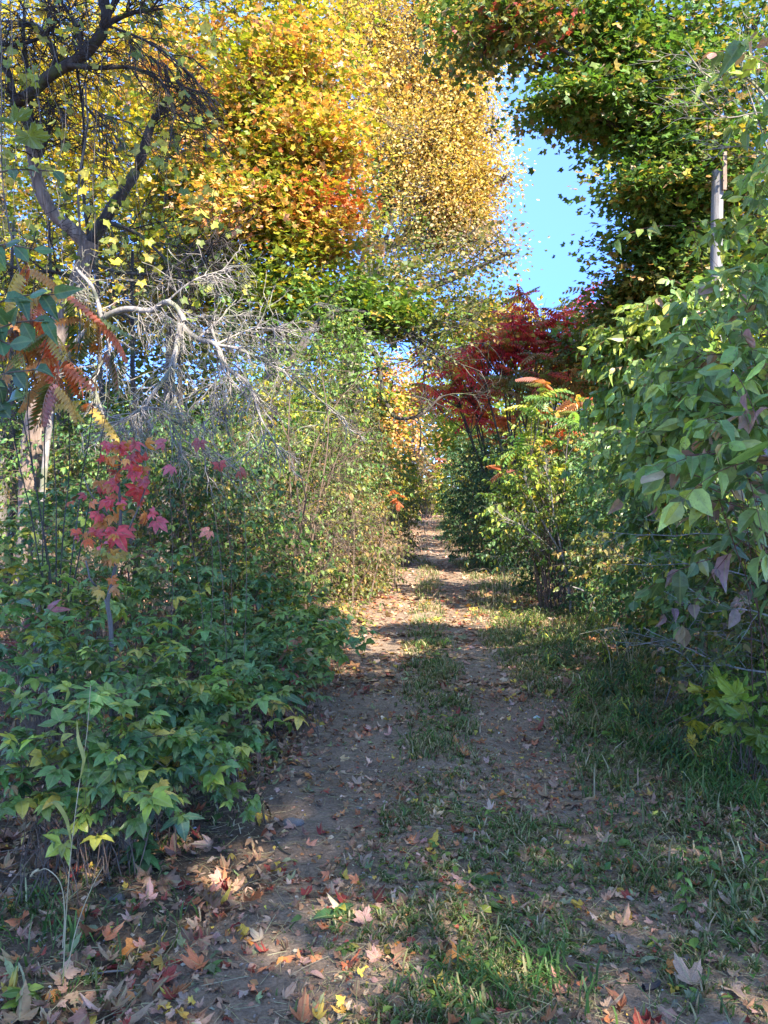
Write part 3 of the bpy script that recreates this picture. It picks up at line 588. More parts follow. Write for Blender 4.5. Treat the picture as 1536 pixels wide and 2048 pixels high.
tree('leaning_tree', 'dark limbed tree leaning from the left over the track', [
    blob(860, 655, 14, 80, 35, 'olive', .5), blob(800, 620, 14.5, 80, 40, 'olive', .6), blob(860, 710, 13.8, 45, 30, 'olive', .22), blob(940, 640, 14.5, 70, 30, 'olive', .5), blob(690, 700, 13, 60, 60, 'green', .5), blob(760, 740, 13.5, 40, 25, 'olive', .1), blob(750, 800, 13.4, 40, 22, 'ygreen', .35)],
    'olive', [ground(470, 13), P(490, 1000, 13), P(520, 850, 13.2), P(560, 760, 13.5), P(620, 680, 13.8)], .13, T_FAR, .085, 90, 9, .2, .5, wood='bark_dark', twig=.8, tr=.007, extra=bough, rough=.35)
# --- dark maple on the right
tree('dark_maple_tree', 'large dark green maple spreading over the right of the track', [
    blob(1290, 40, 13.5, 170, 90), blob(1175, 50, 13, 85, 50), blob(1000, 30, 12.6, 90, 50, None, .75), blob(1235, 140, 13, 95, 60), blob(1145, 215, 12.6, 45, 20, None, .8), blob(965, 100, 12.4, 30, 45, 'olive', .2), blob(1035, 50, 12.2, 35, 50, 'olivered', .35),
    blob(1255, 235, 13, 90, 60), blob(1330, 210, 13.3, 130, 110), blob(1460, 140, 13.5, 110, 150), blob(1345, 320, 12.8, 85, 50), blob(1300, 385, 12.6, 36, 25, None, .6), blob(1430, 330, 13.2, 110, 90, 'olive'),
    blob(1355, 420, 13.4, 65, 50), blob(1320, 490, 13.6, 75, 30, None, .9), blob(1370, 560, 13.8, 80, 50), blob(1320, 580, 14, 75, 22, 'olive', .9), blob(1480, 480, 14, 80, 100, 'olive'), blob(1210, 690, 16, 70, 40, 'olive', .5), blob(1260, 740, 15.5, 80, 60, 'dkmaple', .8), blob(1280, 640, 14.5, 80, 40, 'olive')],
    'dkmaple', [ground(1560, 14.5), P(1555, 900, 14.5), P(1530, 600, 14.3), P(1480, 300, 14), P(1400, 60, 13.6)], .28, T_MLO, .115, 135, 20, .4, .17, gap=.55, wood='bark_dark', rough=.42, tr=.010, droop=.45, twig=.8)
# --- distant trees and shrubs closing the track
for lb, bl, pal, tx, Yt, sz in (
    ('soft yellow green tree at the far end of the track', [blob(905, 700, 42, 50, 50), blob(885, 790, 41, 60, 70), blob(960, 650, 43, 60, 40), blob(930, 860, 40, 60, 50)], 'lime', 905, 42, .26),
    ('orange tree left of the far end of the track', [blob(760, 760, 38, 60, 50), blob(790, 850, 37, 55, 60), blob(730, 840, 38, 50, 60, 'yellow')], 'orange', 770, 38, .22),
    ('pink topped maple peeping over the far shrubs', [blob(825, 800, 48, 25, 30)], 'pink', 825, 48, .24),
    ('yellow tree glowing behind the crimson sumacs', [blob(1000, 640, 34, 70, 30, 'yellow'), blob(1110, 700, 34, 90, 60), blob(1050, 790, 33, 100, 70)], 'ygreen', 1080, 34, .22),
    ('orange and yellow tree behind the right end of the sumacs', [blob(1180, 750, 30, 80, 60), blob(1230, 850, 29, 90, 70, 'pink'), blob(1300, 760, 30, 70, 80, 'ygreen')], 'orange', 1200, 30, .22),
    ('green tree far behind the leaning tree', [blob(650, 700, 30, 90, 80), blob(600, 820, 29, 110, 90), blob(690, 850, 28, 70, 80, 'olive')], 'green', 640, 30, .2),
    ('broad green tree behind the grey dead boughs', [blob(400, 660, 25, 120, 70, 'olive'), blob(480, 720, 24, 130, 100), blob(380, 830, 23, 130, 90, 'ygreen'), blob(540, 860, 22, 120, 90)], 'green', 460, 24, .2),
    ('olive green tree behind the orange hanging sumac', [blob(250, 640, 26, 150, 70, 'ygreen'), blob(230, 720, 24, 150, 100, 'olive'), blob(130, 820, 23, 130, 90, 'ygreen'), blob(280, 870, 22, 120, 80)], 'green', 200, 24, .2),
    ('dark evergreen looking tree at the far left edge', [blob(0, 760, 22, 110, 110), blob(20, 900, 21, 130, 90)], 'dkgreen', 0, 22, .2),
    ('tall green tree behind the right hand shrubs', [blob(1400, 700, 22, 120, 110), blob(1520, 620, 23, 110, 130), blob(1450, 880, 21, 140, 100), blob(1320, 900, 20, 110, 80)], 'green', 1440, 22, .18)):
    tree('background_tree', lb, bl, pal, [ground(tx, Yt), P(tx+3, 920, Yt), P(tx, 800, Yt)], .14, T_FAR, sz, 110, 12, .5, .5, group='distant trees', tr=.016, twig=.4)
fw = Acc()
for b in [blob(x_, 940, Y_, 110, 90, p_) for x_, Y_, p_ in [(-60, 34, 'ygreen'), (90, 32, 'olive'), (240, 33, 'green'), (390, 34, 'yellow'), (520, 33, 'ygreen'), (640, 36, 'olive'), (1120, 40, 'ygreen'), (1250, 34, 'olive'), (1380, 32, 'green'), (1520, 30, 'olive'), (1650, 30, 'green')]]:
    puff(fw, None, b, 'green', T_FAR, .3, 170, 14, .6, .6)
for b in [blob(x_, 900+30*math.sin(x_*.01), 75, 130, 110, p_) for x_, p_ in zip(range(-500, 2200, 150), ['ygreen', 'olive', 'green', 'orange', 'ygreen', 'green', 'yellow', 'olive']*3)]:
    puff(fw, None, b, 'green', T_FAR, .6, 240, 14, 1.2, .6)
tag(fw.build('distant_wood', 'leaf'), 'hazy band of mixed autumn woodland far beyond the track', 'woodland', kind='stuff')
for lb, bl, pal in (
    ('pinkish tan shrub at the end of the track', [blob(870, 915, 52, 50, 45), blob(840, 960, 51, 35, 30, 'tan')], 'pink'),
    ('olive shrub with a dark hollow at the end of the track', [blob(915, 970, 48, 35, 35), blob(832, 1000, 56, 16, 16)], 'ygreen'),
    ('bright lime shrub low at the end of the track', [blob(890, 1008, 58, 28, 14), blob(860, 985, 60, 30, 20)], 'lime'),
    ('sunlit yellow green shrub left of the track end', [blob(790, 960, 40, 30, 50, 'ygreen'), blob(780, 1010, 38, 24, 30, 'ygreen')], 'tan')):
    shrub('far_shrub', lb, 'shrub', bl, pal, T_FAR, .2, 150, .7, 5, .3, 14, rs=.02, tr=.008, group='shrubs at the far end', mat='leaf')
# --- sumac stand
def sumac(label, px, Y, tops, pal, r=.035, nf=9, fl=.55, T=None, group='crimson sumacs', lean=0, mat='leaf', name='sumac_tree', hangdir=.0, fork=5, base_px=None, sp=1.5):
    g = ground(px if base_px is None else base_px, Y); rt = root(name, label, 'sumac', (g[0], g[1], 0), group); lf = Acc(); wd = Acc(); T = T or T_FRONDLO
    for tx, ty, ty_ in [(q[0], q[1], q[2] if len(q) > 2 else Y) for q in tops]:
        top = P(tx, ty, ty_); m1 = g*.6+top*.4; m1[0] = g[0]*.75+top[0]*.25; m2 = g*.25+top*.75+rng.normal(0, .1, 3)
        c, R = limb(wd, [g, m1, m2, top], r, r*.3, 6, 16, wob=.008)
        k = fork; ends = top+rng.normal(0, 1, (k, 3))*np.array([.35, .35, .2 if nf > 6 else .5])*fl*sp; s = c[[11]*k]
        mm = (s+ends)/2+np.array([0, 0, -.1]); tubes(wd, bez(s, mm, ends, 6), np.linspace(r*.35, r*.2, 6)[None].repeat(k, 0), 4)
        for e in np.concatenate([ends, [top]]):
            a_ = rng.uniform(0, 6.28)+np.arange(nf)*6.28/nf+rng.normal(0, .3, nf); d = np.stack([np.cos(a_), np.sin(a_), rng.normal(.15-hangdir, .42, nf)], 1)
            scatter(lf, T, e[None].repeat(nf, 0)+rng.normal(0, .02, (nf, 3)), d, np.array([0, 0, 1.])+rng.normal(0, .25, (nf, 3)), fl*rng.uniform(.65, 1.15, nf), palpick(pal, nf, jit=.2))
    lf.build('fronds', mat, rt); wd.build('stems', 'bark_dark', rt, True); return rt
for lb, px, Y, tops, pal in (
    ('crimson sumac with the highest flat crown against the blue sky', 1080, 17, [(1090, 650), (1050, 670), (1120, 690), (1030, 640)], 'crimson'),
    ('crimson sumac left of the highest one, thin leaning stems', 1040, 16.5, [(1000, 680), (960, 700), (1020, 710)], 'crimson'),
    ('sparse dark red sumac at the left end of the stand', 1010, 17, [(900, 745), (940, 730), (910, 790)], 'crimson'),
    ('red sumac crown right of the highest one', 1110, 17.5, [(1160, 640), (1190, 660), (1140, 700)], 'crimson'),
    ('dull red sumac at the right end beside the dark maple', 1150, 19, [(1210, 640), (1250, 660), (1180, 635)], 'maroon'),
    ('olive and red sumac with bare stems under the crimson crowns', 1090, 16, [(1080, 740), (1130, 760), (1030, 770)], 'olivered'),
    ('olive sumac with a rust tinge right of the bare stems', 1160, 16.5, [(1170, 710), (1220, 730)], 'olivered'),
    ('small pinkish red sumac low at the left end', 990, 18, [(930, 770), (965, 745)], 'maroon')):
    sumac(lb, px, Y, tops, pal, fl=.46, sp=2.9, fork=6, nf=8)
for i, px in enumerate((1015, 1050, 1072, 1100, 1128, 1145, 1175, 1200)):   # bare stems of the stand
    g = ground(px, 17+.3*(i % 3)); a = Acc(); c, R = limb(a, [g, g+np.array([.05, 0, 2]), g+np.array([rng.normal(0, .2), 0, 3.6]), g+np.array([rng.normal(0, .4), 0, 4.6])], .03, .012, 5, wob=.015)
    grow(a, c[None, ::3], np.array([1.8]), np.array([.018]), 8, 2, .55, .5, (0, 0, .35), sides=4); rt = root('bare_sapling', ('bare grey brown stem standing among the crimson sumacs' if 1040 < px < 1160 else 'leftmost bare stem under the crimson sumacs' if px < 1040 else 'bare stem at the right end of the crimson sumacs, '+('tallest' if px < 1190 else 'nearest the dark maple')), 'sapling', g*np.array([1, 1, 0]), 'bare stems among the sumacs'); a.build('stem', 'bark_dark', rt)
sumac('small sumac with glowing orange fronds above the dark hedge', 1010, 18.5, [(975, 815), (1005, 840), (950, 835), (1000, 865)], 'redor', .015, 7, .34, group=None, fork=4, sp=1.6)
sumac('small sumac with lime green fronds above the orange one', 1015, 19, [(955, 785)], 'ygreen', .015, 8, .46, group=None, fork=2, T=T_FROND)
sumac('low sumac with green fronds turning orange behind the lit shrub', 1130, 12, [(1110, 885), (1160, 880), (1085, 900)], 'sumacmix', .018, 6, .36, group=None, fork=3, sp=2.2, T=T_FROND)
sumac('feathery green sumac beside the orange fronds on the right', 1120, 11, [(1080, 830), (1140, 840), (1180, 850)], 'green', .018, 6, .34, group=None, fork=4, sp=2.5)
# --- utility pole
g = ground(1432, 12); rt = root('utility_pole', 'weathered grey wooden pole rising from the right hand shrubs', 'pole', (g[0], g[1], 0)); top = P(1432, 345, 12)[2]
a = Acc(); zz = np.linspace(-.1, top, 14); c = np.stack([g[0]+0*zz+.012*np.sin(zz), g[1]+0*zz, zz], 1); tubes(a, c[None], np.linspace(.105, .088, 14)[None], 14)
a.add([c[-1]]+[c[-1]+np.array([.088*math.cos(t), .088*math.sin(t), 0]) for t in np.linspace(0, 2*math.pi, 14, False)], [(0, i+1, (i+1) % 14+1) for i in range(14)]); a.build('post', 'pole', rt, True)
def box(acc, c, s):
    c = np.array(c); v = np.array([(x, y, z) for x in (-1, 1) for y in (-1, 1) for z in (-1, 1)])*np.array(s)/2+c
    acc.add(v, [(0, 1, 3), (0, 3, 2), (4, 6, 7), (4, 7, 5), (0, 4, 5), (0, 5, 1), (2, 3, 7), (2, 7, 6), (0, 2, 6), (0, 6, 4), (1, 5, 7), (1, 7, 3)])
a = Acc(); box(a, (g[0]+.06, g[1]-.115, top-.05), (.055, .05, .58)); br = a.build('bracket_timber', 'rail', rt)
a = Acc(); q = np.array([g[0]+.06, g[1]-.115, top+.33]); zz = np.array([0, .02, .021, .05, .051, .075, .076, .1, .12]); rr_ = np.array([.02, .02, .05, .05, .03, .03, .045, .03, .004])
tubes(a, (q+np.stack([0*zz, 0*zz, zz], 1))[None], rr_[None], 12); a.build('insulator', 'iron', rt)
a = Acc(); limb(a, [q+np.array([0, 0, .06]), q+np.array([-2.0, 6, .25]), q+np.array([-2, 14, .6])][:2] if False else [q+np.array([0, 0, .06]), q+np.array([1.5, -.5, .05]), q+np.array([4, -1.4, .3])], .006, .006, 4); a.build('wire', 'iron', rt)
# ================================================================== OLD BARE TREE AND DEAD BOUGHS (left)
g = ground(52, 8); rt = root('bare_tree', 'old forked tree with dark bark and dense bare twigs on the left', 'tree', (g[0], g[1], 0))
tk = Acc(); limb(tk, [g, P(58, 1050, 8), P(66, 880, 8), P(88, 770, 8), P(122, 650, 8), P(160, 560, 8), P(182, 488, 8)], .12, .09, 14, 60, knob=.035)
limb(tk, TR((182, 500, 8), (150, 465, 8), (105, 425, 8), (80, 370, 8), (66, 290, 8)), .075, .06, 10, 30, knob=.05)
tk.build('trunk', 'bark_pale', rt, True)
dk = Acc(); par = []
for pts, r0, r1 in (([(66, 292, 8), (60, 250, 8), (34, 215, 8), (60, 195, 7.9), (105, 155, 7.8), (165, 118, 7.7), (212, 55, 7.6), (205, -10, 7.6), (190, -70, 7.6)], .062, .05),
                    ([(180, 492, 8), (225, 420, 7.9), (275, 345, 7.8), (300, 270, 7.8), (318, 225, 7.8), (342, 200, 7.8)], .065, .032),
                    ([(112, 150, 7.8), (112, 110, 7.8), (80, 62, 7.8), (40, 50, 7.9)], .035, .02), ([(34, 215, 8), (20, 150, 8), (-10, 95, 8)], .04, .03), ([(-40, 90, 8), (30, 95, 8), (80, 84, 7.9), (110, 60, 7.9)], .025, .012),
                    ([(205, 60, 7.6), (260, 35, 7.5), (330, 25, 7.4)], .03, .012), ([(140, 135, 7.7), (200, 140, 7.6), (270, 140, 7.5), (330, 175, 7.3), (350, 240, 7.2)], .028, .008), ([(215, 50, 7.6), (235, 0, 7.6), (250, -60, 7.6)], .03, .02),
                    ([(70, 330, 8), (90, 300, 8), (105, 250, 8)], .03, .016), ([(66, 292, 8), (64, 200, 8.1), (50, 60, 8.2), (70, -50, 8.3)], .03, .015), ([(165, 118, 7.7), (158, 60, 7.7), (120, 0, 7.7)], .022, .012),
                    ([(180, 490, 8), (168, 360, 8.1), (172, 250, 8.1), (160, 130, 8.1), (150, 20, 8.1)], .018, .008), ([(200, 440, 8), (280, 470, 7.7), (360, 540, 7.5), (420, 520, 7.4)], .02, .008),
                    ([(160, 560, 8), (110, 545, 7.9), (40, 540, 7.8), (-20, 500, 7.8)], .025, .012), ([(170, 520, 8), (240, 545, 7.8), (330, 545, 7.6), (400, 500, 7.5)], .022, .008)):
    c, R = limb(dk, TR(*pts), r0, r1, 8, knob=.05, wob=.004); par.append((c, R))
dk.build('limbs', 'bark_dark', rt, True)
tw = Acc()
for c, R in par:
    L = np.linalg.norm(np.diff(c, axis=0), axis=1).sum(); s = c[None, np.linspace(0, len(c)-1, 8).astype(int)]
    grow(tw, s, np.array([.75]), np.array([.014]), (11, 6, 4), 3, .72, .85, (.12, -.02, -.14), .13, 4, 7, .1, .6)
c = spline(TR((212, 55, 7.6), (300, 90, 7.4), (380, 150, 7.2), (440, 230, 7.0))); limb(tw, c, .016, .006, 5)
for cc_ in (c, spline(TR((170, 118, 7.7), (260, 110, 7.5), (330, 130, 7.3), (370, 200, 7.1))), spline(TR((60, 195, 7.9), (130, 200, 7.6), (200, 230, 7.4), (230, 330, 7.3)))):
    grow(tw, cc_[None, ::2], np.array([.8]), np.array([.012]), (14, 5, 3), 3, .62, .55, (.25, -.02, -.4), .1, 4, 7, .05, .6)
tw.build('twigs', 'twig', rt)
vn = Acc()
for i in range(20):                                     # hanging vines on the tree
    x0 = rng.uniform(-10, 360); y0 = rng.uniform(-60, 200); Y = rng.uniform(6.2, 8.4); L_ = rng.uniform(300, 620)
    pts = [P(x0+rng.normal(0, 9), y0+L_*t, Y) for t in np.linspace(0, 1, 6)]; limb(vn, pts, .0026, .002, 3, wob=.014)
limb(vn, TR((165, 500, 7.8), (158, 380, 7.7), (172, 260, 7.7), (165, 190, 7.7)), .014, .009, 6, wob=.01); limb(vn, TR((45, 560, 7), (14, 400, 7), (12, 200, 7), (25, -20, 7)), .008, .006, 5, wob=.01)
vn.build('vines', 'vine', rt)
vl = Acc(); pts = np.array([P(rng.uniform(-10, 460), rng.uniform(-10, 620), rng.uniform(6.4, 8.6)) for _ in range(190)])
pos = pts.repeat(3, 0)+rng.normal(0, .07, (570, 3)); scatter(vl, T_MLO, pos, rng.normal(0, .5, (570, 3))+np.array([0, 0, -.8]), rng.normal(0, .5, (570, 3))+np.array([.2, -.8, .5]), 0.085*np.exp(rng.normal(0, .25, 570)), palpick([(4, (.3, .3, .05)), (3, (.16, .2, .04)), (2, (.5, .42, .05))], 570))
vl.build('vine_leaves', 'leaf', rt)
# dead arching boughs
g = ground(70, 7.4); rt = root('dead_tree', 'pale grey dead tree arching right with drooping bare twigs', 'tree', (g[0], g[1], 0)); tk = Acc(); par = []
for pts, r0, r1 in (([(70, 1336, 7.4), (84, 1000, 7.4), (110, 790, 7.3), (150, 690, 7), (205, 640, 6.8), (250, 622, 6.7), (300, 624, 6.6), (330, 608, 6.5), (352, 622, 6.45), (362, 650, 6.4)], 0.0302, 0.0230),
                    ([(362, 650, 6.4), (352, 700, 6.3), (332, 752, 6.2), (298, 800, 6.1), (280, 850, 6.0), (272, 880, 6.0)], 0.0274, 0.0065),
                    ([(362, 650, 6.4), (395, 678, 6.4), (432, 690, 6.3), (455, 735, 6.3), (500, 770, 6.2), (520, 830, 6.1), (575, 925, 6.0)], 0.0259, 0.0043),
                    ([(425, 660, 6.4), (436, 700, 6.3), (440, 740, 6.2), (415, 790, 6.2)], 0.0144, 0.0043), ([(290, 812, 6.1), (250, 838, 6.0), (215, 850, 6.0)], 0.0101, 0.0036), ([(290, 812, 6.1), (330, 830, 6.0), (365, 880, 6.0)], 0.0101, 0.0036),
                    ([(432, 690, 6.3), (480, 700, 6.3), (560, 740, 6.4), (640, 800, 6.6), (700, 860, 6.8)], 0.0144, 0.0036), ([(395, 678, 6.4), (440, 640, 6.5), (470, 600, 6.6)], 0.0101, 0.0036), ([(330, 608, 6.5), (390, 560, 6.5), (450, 540, 6.6)], 0.0101, 0.0029),
                    ([(432, 690, 6.3), (500, 660, 6.4), (560, 660, 6.5)], 0.0101, 0.0029), ([(370, 650, 6.4), (350, 780, 6.3), (410, 900, 6.2)], 0.0086, 0.0029), ([(205, 640, 6.8), (190, 580, 6.8), (160, 540, 6.8)], 0.0216, 0.0144), ([(205, 645, 6.8), (220, 700, 6.8), (190, 760, 6.9), (215, 850, 7)], 0.0158, 0.0101),
                    ([(455, 735, 6.3), (460, 800, 6.2), (400, 860, 6.1)], 0.0086, 0.0029)):
    c, R = limb(tk, TR(*pts), r0, r1, 8, knob=.05, wob=.003); par.append(c)
tk.build('trunk', 'dead', rt, True); tw = Acc()
for i, c in enumerate(par):
    s = c[None, (14 if i == 0 else 0)::2] if len(c) > 16 else c[None]
    grow(tw, s, np.array([.6]), np.array([.0095]), (20, 6, 2) if i < 3 else (14, 5, 2), 3, .62, .75, (.12, -.04, -.22), .12, 4, 7, .3 if i == 0 else .05, .6)
tw.build('twigs', 'dead', rt)
for px, Y, wh in ((265, 8.5, 'right of the old trunk behind the pale dead boughs'), (205, 9, 'between the red creeper and the old trunk'), (120, 9.6, 'directly behind the old pale trunk'), (355, 9, 'farthest right, behind the drooping dead twigs'), (12, 9.5, 'at the very left edge of the wood')):
    g = ground(px, Y); a = Acc(); top = P(px+rng.uniform(-40, 25), rng.uniform(430, 560), Y); c, R = limb(a, [g, g*.6+top*.4+np.array([.06, 0, 0]), g*.3+top*.7, top], .045, .018, 7, wob=.01)
    grow(a, c[None, ::3], np.array([1.2]), np.array([.014]), 12, 2, .6, .8, (.1, 0, .05), sides=4)
    r_ = root('bare_sapling', 'slim dark bare stem '+wh, 'sapling', (g[0], g[1], 0), 'slim stems by the old tree'); a.build('stem', 'bark_dark', r_)
# hanging orange sumac near the left edge
sumac('near sumac with orange and olive fronds hanging before the old trunk', 108, 4.6, [(60, 600, 4.6), (105, 655, 4.5), (150, 590, 4.7), (195, 640, 4.8), (215, 690, 4.9), (125, 710, 4.6), (35, 690, 4.5), (20, 610, 4.5)], 'sumacmix', .0055, 3, .3, T_FROND, None, hangdir=.95, fork=1, mat='leaf_near')
# ================================================================== SHRUBS, left side mid distance
HG = 'green hedge shrubs on the left'
for lb, bl, pal, kw in (
    ('leafy green shrub topped with pale buds right of the dead boughs', [blob(640, 690, 12.5, 75, 70), blob(580, 760, 12, 80, 70, 'green'), blob(690, 770, 12, 60, 80)], 'green', dict(n=170)),
    ('dull olive shrub under the leaning limb beside the track', [blob(710, 860, 15, 55, 80, 'olive'), blob(752, 960, 16, 30, 80), blob(690, 930, 14, 50, 60)], 'olive', dict(n=170)),
    ('bright green shrub behind the tips of the dead boughs', [blob(560, 850, 10.5, 110, 60, 'ygreen'), blob(640, 910, 10.2, 90, 55), blob(500, 930, 10, 100, 50)], 'green', dict(n=190)),
    ('brown seeded shrub with yellow edges beside the track', [blob(722, 1050, 13, 30, 80, 'olive'), blob(735, 1080, 13.4, 22, 50, 'brown', .7), blob(680, 1000, 12.8, 50, 50, 'green'), blob(690, 1110, 12.2, 50, 45, 'brown')], 'olive', dict(n=210)),
    ('dark thicket with brown gaps below the bright green shrub', [blob(600, 1000, 9.6, 100, 60, 'olive'), blob(620, 1080, 9.4, 100, 60, 'green', .6), blob(500, 1040, 9.2, 80, 60, 'green', .7)], 'olive', dict(n=130)),
    ('dark green shrub with blue leaves behind the red creeper', [blob(280, 900, 8, 110, 50, 'blue'), blob(400, 930, 7.6, 90, 60, 'blue'), blob(180, 880, 8.4, 90, 50, 'blue'), blob(330, 980, 7.2, 110, 60)], 'dkgreen', dict(n=150)),
    ('green shrub with yellow leaves at the left edge behind the bramble', [blob(60, 860, 9, 110, 60, 'green'), blob(50, 960, 8.5, 110, 60, 'olive', .6), blob(140, 960, 8, 90, 60, 'green')], 'green', dict(n=140)),
    ('green shrub between the red creeper and the dark thicket', [blob(450, 1000, 7.2, 90, 60), blob(420, 900, 8.4, 80, 50, 'green'), blob(480, 1100, 7, 90, 60, 'green')], 'dkgreen', dict(n=160)),
    ('far green shrub narrowing the track on the left', [blob(785, 960, 19, 30, 60), blob(800, 1010, 20, 22, 35, 'olive')], 'green', dict(n=150))):
    Yb = bl[0]['c'][1]; shrub('hedge_shrub', lb, 'shrub', bl, pal, T_OV2, .034*max(1, Yb/9)**.5*1.25, L=.38, pairs=5, nst=12, rs=.006, spreadb=.3, skirt='olive', group=HG, gap=.5, rough=.6, **kw)
a_ = sumac('tiny red orange sumac sprig hanging beside the far left hedge', 790, 13, [(788, 985)], 'redor', .01, 4, .2, T_FROND, None, hangdir=.6, fork=1)
for lb, base_, ends_ in (
    ('grey brown brushwood with fine bare twigs leaning right behind the dead boughs', (600, 9.2), [(640, 700), (700, 760), (740, 860), (590, 690), (680, 900), (530, 760)]),
    ('tangle of brown dry stems beside the left edge of the sunlit track', (715, 11.6), [(740, 1020), (690, 990), (755, 1080)]),
    ('dry twiggy brushwood in front of the bright green shrub', (540, 7.6), [(520, 900), (600, 930), (640, 1000), (460, 950), (660, 1060)])):
    Yb = base_[1]; g = ground(base_[0], Yb); rt = root('brushwood', lb, 'brushwood', (g[0], g[1], 0)); a = Acc()
    for ex, ey in ends_:
        e = P(ex, ey, Yb+rng.normal(0, .3)); m = g*.4+e*.6+np.array([rng.normal(0, .2), 0, .25]); c, R = limb(a, [g+rng.normal(0, .1, 3)*np.array([1, 1, 0]), m, e], .014, .004, 5, 14, wob=.01)
        grow(a, c[None, ::2], np.array([.7]), np.array([.007]), (8, 5, 3), 3, .65, .8, (.1, -.03, -.05), .12, 4, 6, .15, .6)
    a.build('stems', 'stem', rt)
# ================================================================== SHRUBS, right side
for lb, bl, pal, kw in (
    ('dark green hedge shrub at the far right bend of the track', [blob(935, 960, 27, 45, 50), blob(970, 910, 24, 50, 40), blob(922, 1005, 30, 30, 25)], 'dkgreen', dict(n=260, size=.075)),
    ('dark hedge shrub under the orange sumac fronds', [blob(1000, 940, 17, 60, 60), blob(960, 1000, 19, 45, 50), blob(1020, 1030, 16.5, 50, 55)], 'dkgreen', dict(n=260, size=.06)),
    ('bluish green shrub behind the lit yellow one', [blob(1130, 960, 12.5, 70, 55), blob(1190, 930, 11.5, 60, 50), blob(1120, 1050, 12.5, 60, 60, 'dkgreen')], 'blue', dict(n=200, size=.055)),
    ('bushy green shrub with fine leaves right of the lit one', [blob(1230, 940, 9.8, 55, 55), blob(1200, 1030, 10.5, 45, 50), blob(1230, 1080, 10, 55, 50, 'dkgreen', .8)], 'blue', dict(n=170, size=.05)),
    ('olive shrub tangled with dry twigs at the right edge of the verge', [blob(1290, 1100, 8, 80, 60, 'olive'), blob(1400, 1150, 6.6, 90, 70, 'green'), blob(1240, 1120, 9.5, 60, 45, 'olive', .7)], 'olive', dict(n=120, size=.052))):
    shrub('hedge_shrub', lb, 'shrub', bl, pal, T_OV2, L=.34, pairs=6, nst=12, rs=.006, spreadb=.3, skirt='dkgreen', group='shrubs on the right', **kw)
for lb, bl, pal, kw in (
    ('low green undergrowth shrub below the dry branches at the right edge', [blob(1520, 1400, 4.6, 60, 60, 'green'), blob(1460, 1340, 5.4, 70, 55, 'olive'), blob(1550, 1300, 4.4, 60, 70)], 'olive', dict(n=90, size=.042)),
    ('low olive undergrowth shrub behind the goldenrod clumps', [blob(1370, 1270, 6.6, 70, 45, 'olive'), blob(1270, 1190, 9, 60, 45, 'green'), blob(1330, 1180, 7.8, 70, 60, 'dkgreen'), blob(1430, 1230, 6, 80, 60, 'green')], 'olive', dict(n=110, size=.048)),
    ('tangled green shrub under the nearest dogwood leaves', [blob(1460, 1130, 5.4, 80, 80, 'green'), blob(1540, 1150, 4.8, 70, 90, 'olive'), blob(1390, 1050, 6.2, 80, 60, 'blue')], 'green', dict(n=110, size=.05))):
    shrub('hedge_shrub', lb, 'shrub', bl, pal, T_OV2, L=.24, pairs=6, nst=10, rs=.004, spreadb=.3, group='shrubs on the right', **kw)
# lit shrub with bare leaning stems
shrub('leaning_shrub', 'sunlit yellow green shrub with bare stems leaning over the right verge', 'shrub', [blob(1070, 930, 11.4, 42, 45, 'lime'), blob(1040, 1000, 11.2, 55, 50, 'lime'), blob(1050, 1070, 11, 50, 40, 'green', .6), blob(1095, 990, 10.8, 30, 50, 'ygreen', .6)], 'lime', T_OV2, .065, 85, .34, 5, .5, 10, base=P(1140, 1200, 11), rs=.008)
g = P(1150, 1200, 10.6); rt = root('bent_sapling', 'pale bent bare sapling stem in front of the lit yellow shrub', 'sapling', (g[0], g[1], 0)); a = Acc()
for pts, r0 in (([(1142, 1230, 10.6), (1140, 1200, 10.6), (1128, 1120, 10.6), (1090, 1050, 10.7), (1062, 990, 10.8), (1050, 930, 10.9)], .02), ([(1128, 1120, 10.6), (1112, 1050, 10.6), (1100, 980, 10.7), (1085, 930, 10.8)], .013), ([(1128, 1120, 10.6), (1060, 1060, 10.5), (1000, 1030, 10.5)], .007), ([(1133, 1150, 10.6), (1160, 1080, 10.5), (1182, 1050, 10.5)], .007)):
    c, R = limb(a, TR(*pts), r0, .004, 6, wob=.004); grow(a, c[None, ::2], np.array([.5]), np.array([.005]), 9, 2, .6, .7, (0, 0, .1))
a.build('stem', 'dead', rt)
g = P(1190, 1215, 9.4); rt = root('fallen_stick', 'white bent stick propped on the right verge below the sapling', 'stick', (g[0], g[1], 0)); a = Acc()
limb(a, TR((1146, 1174, 9.4), (1168, 1182, 9.3), (1186, 1196, 9.2), (1192, 1240, 9.1), (1194, 1262, 9.1)), 0.009, 0.009, 7, knob=.04); a.build('stick', 'dead', rt)
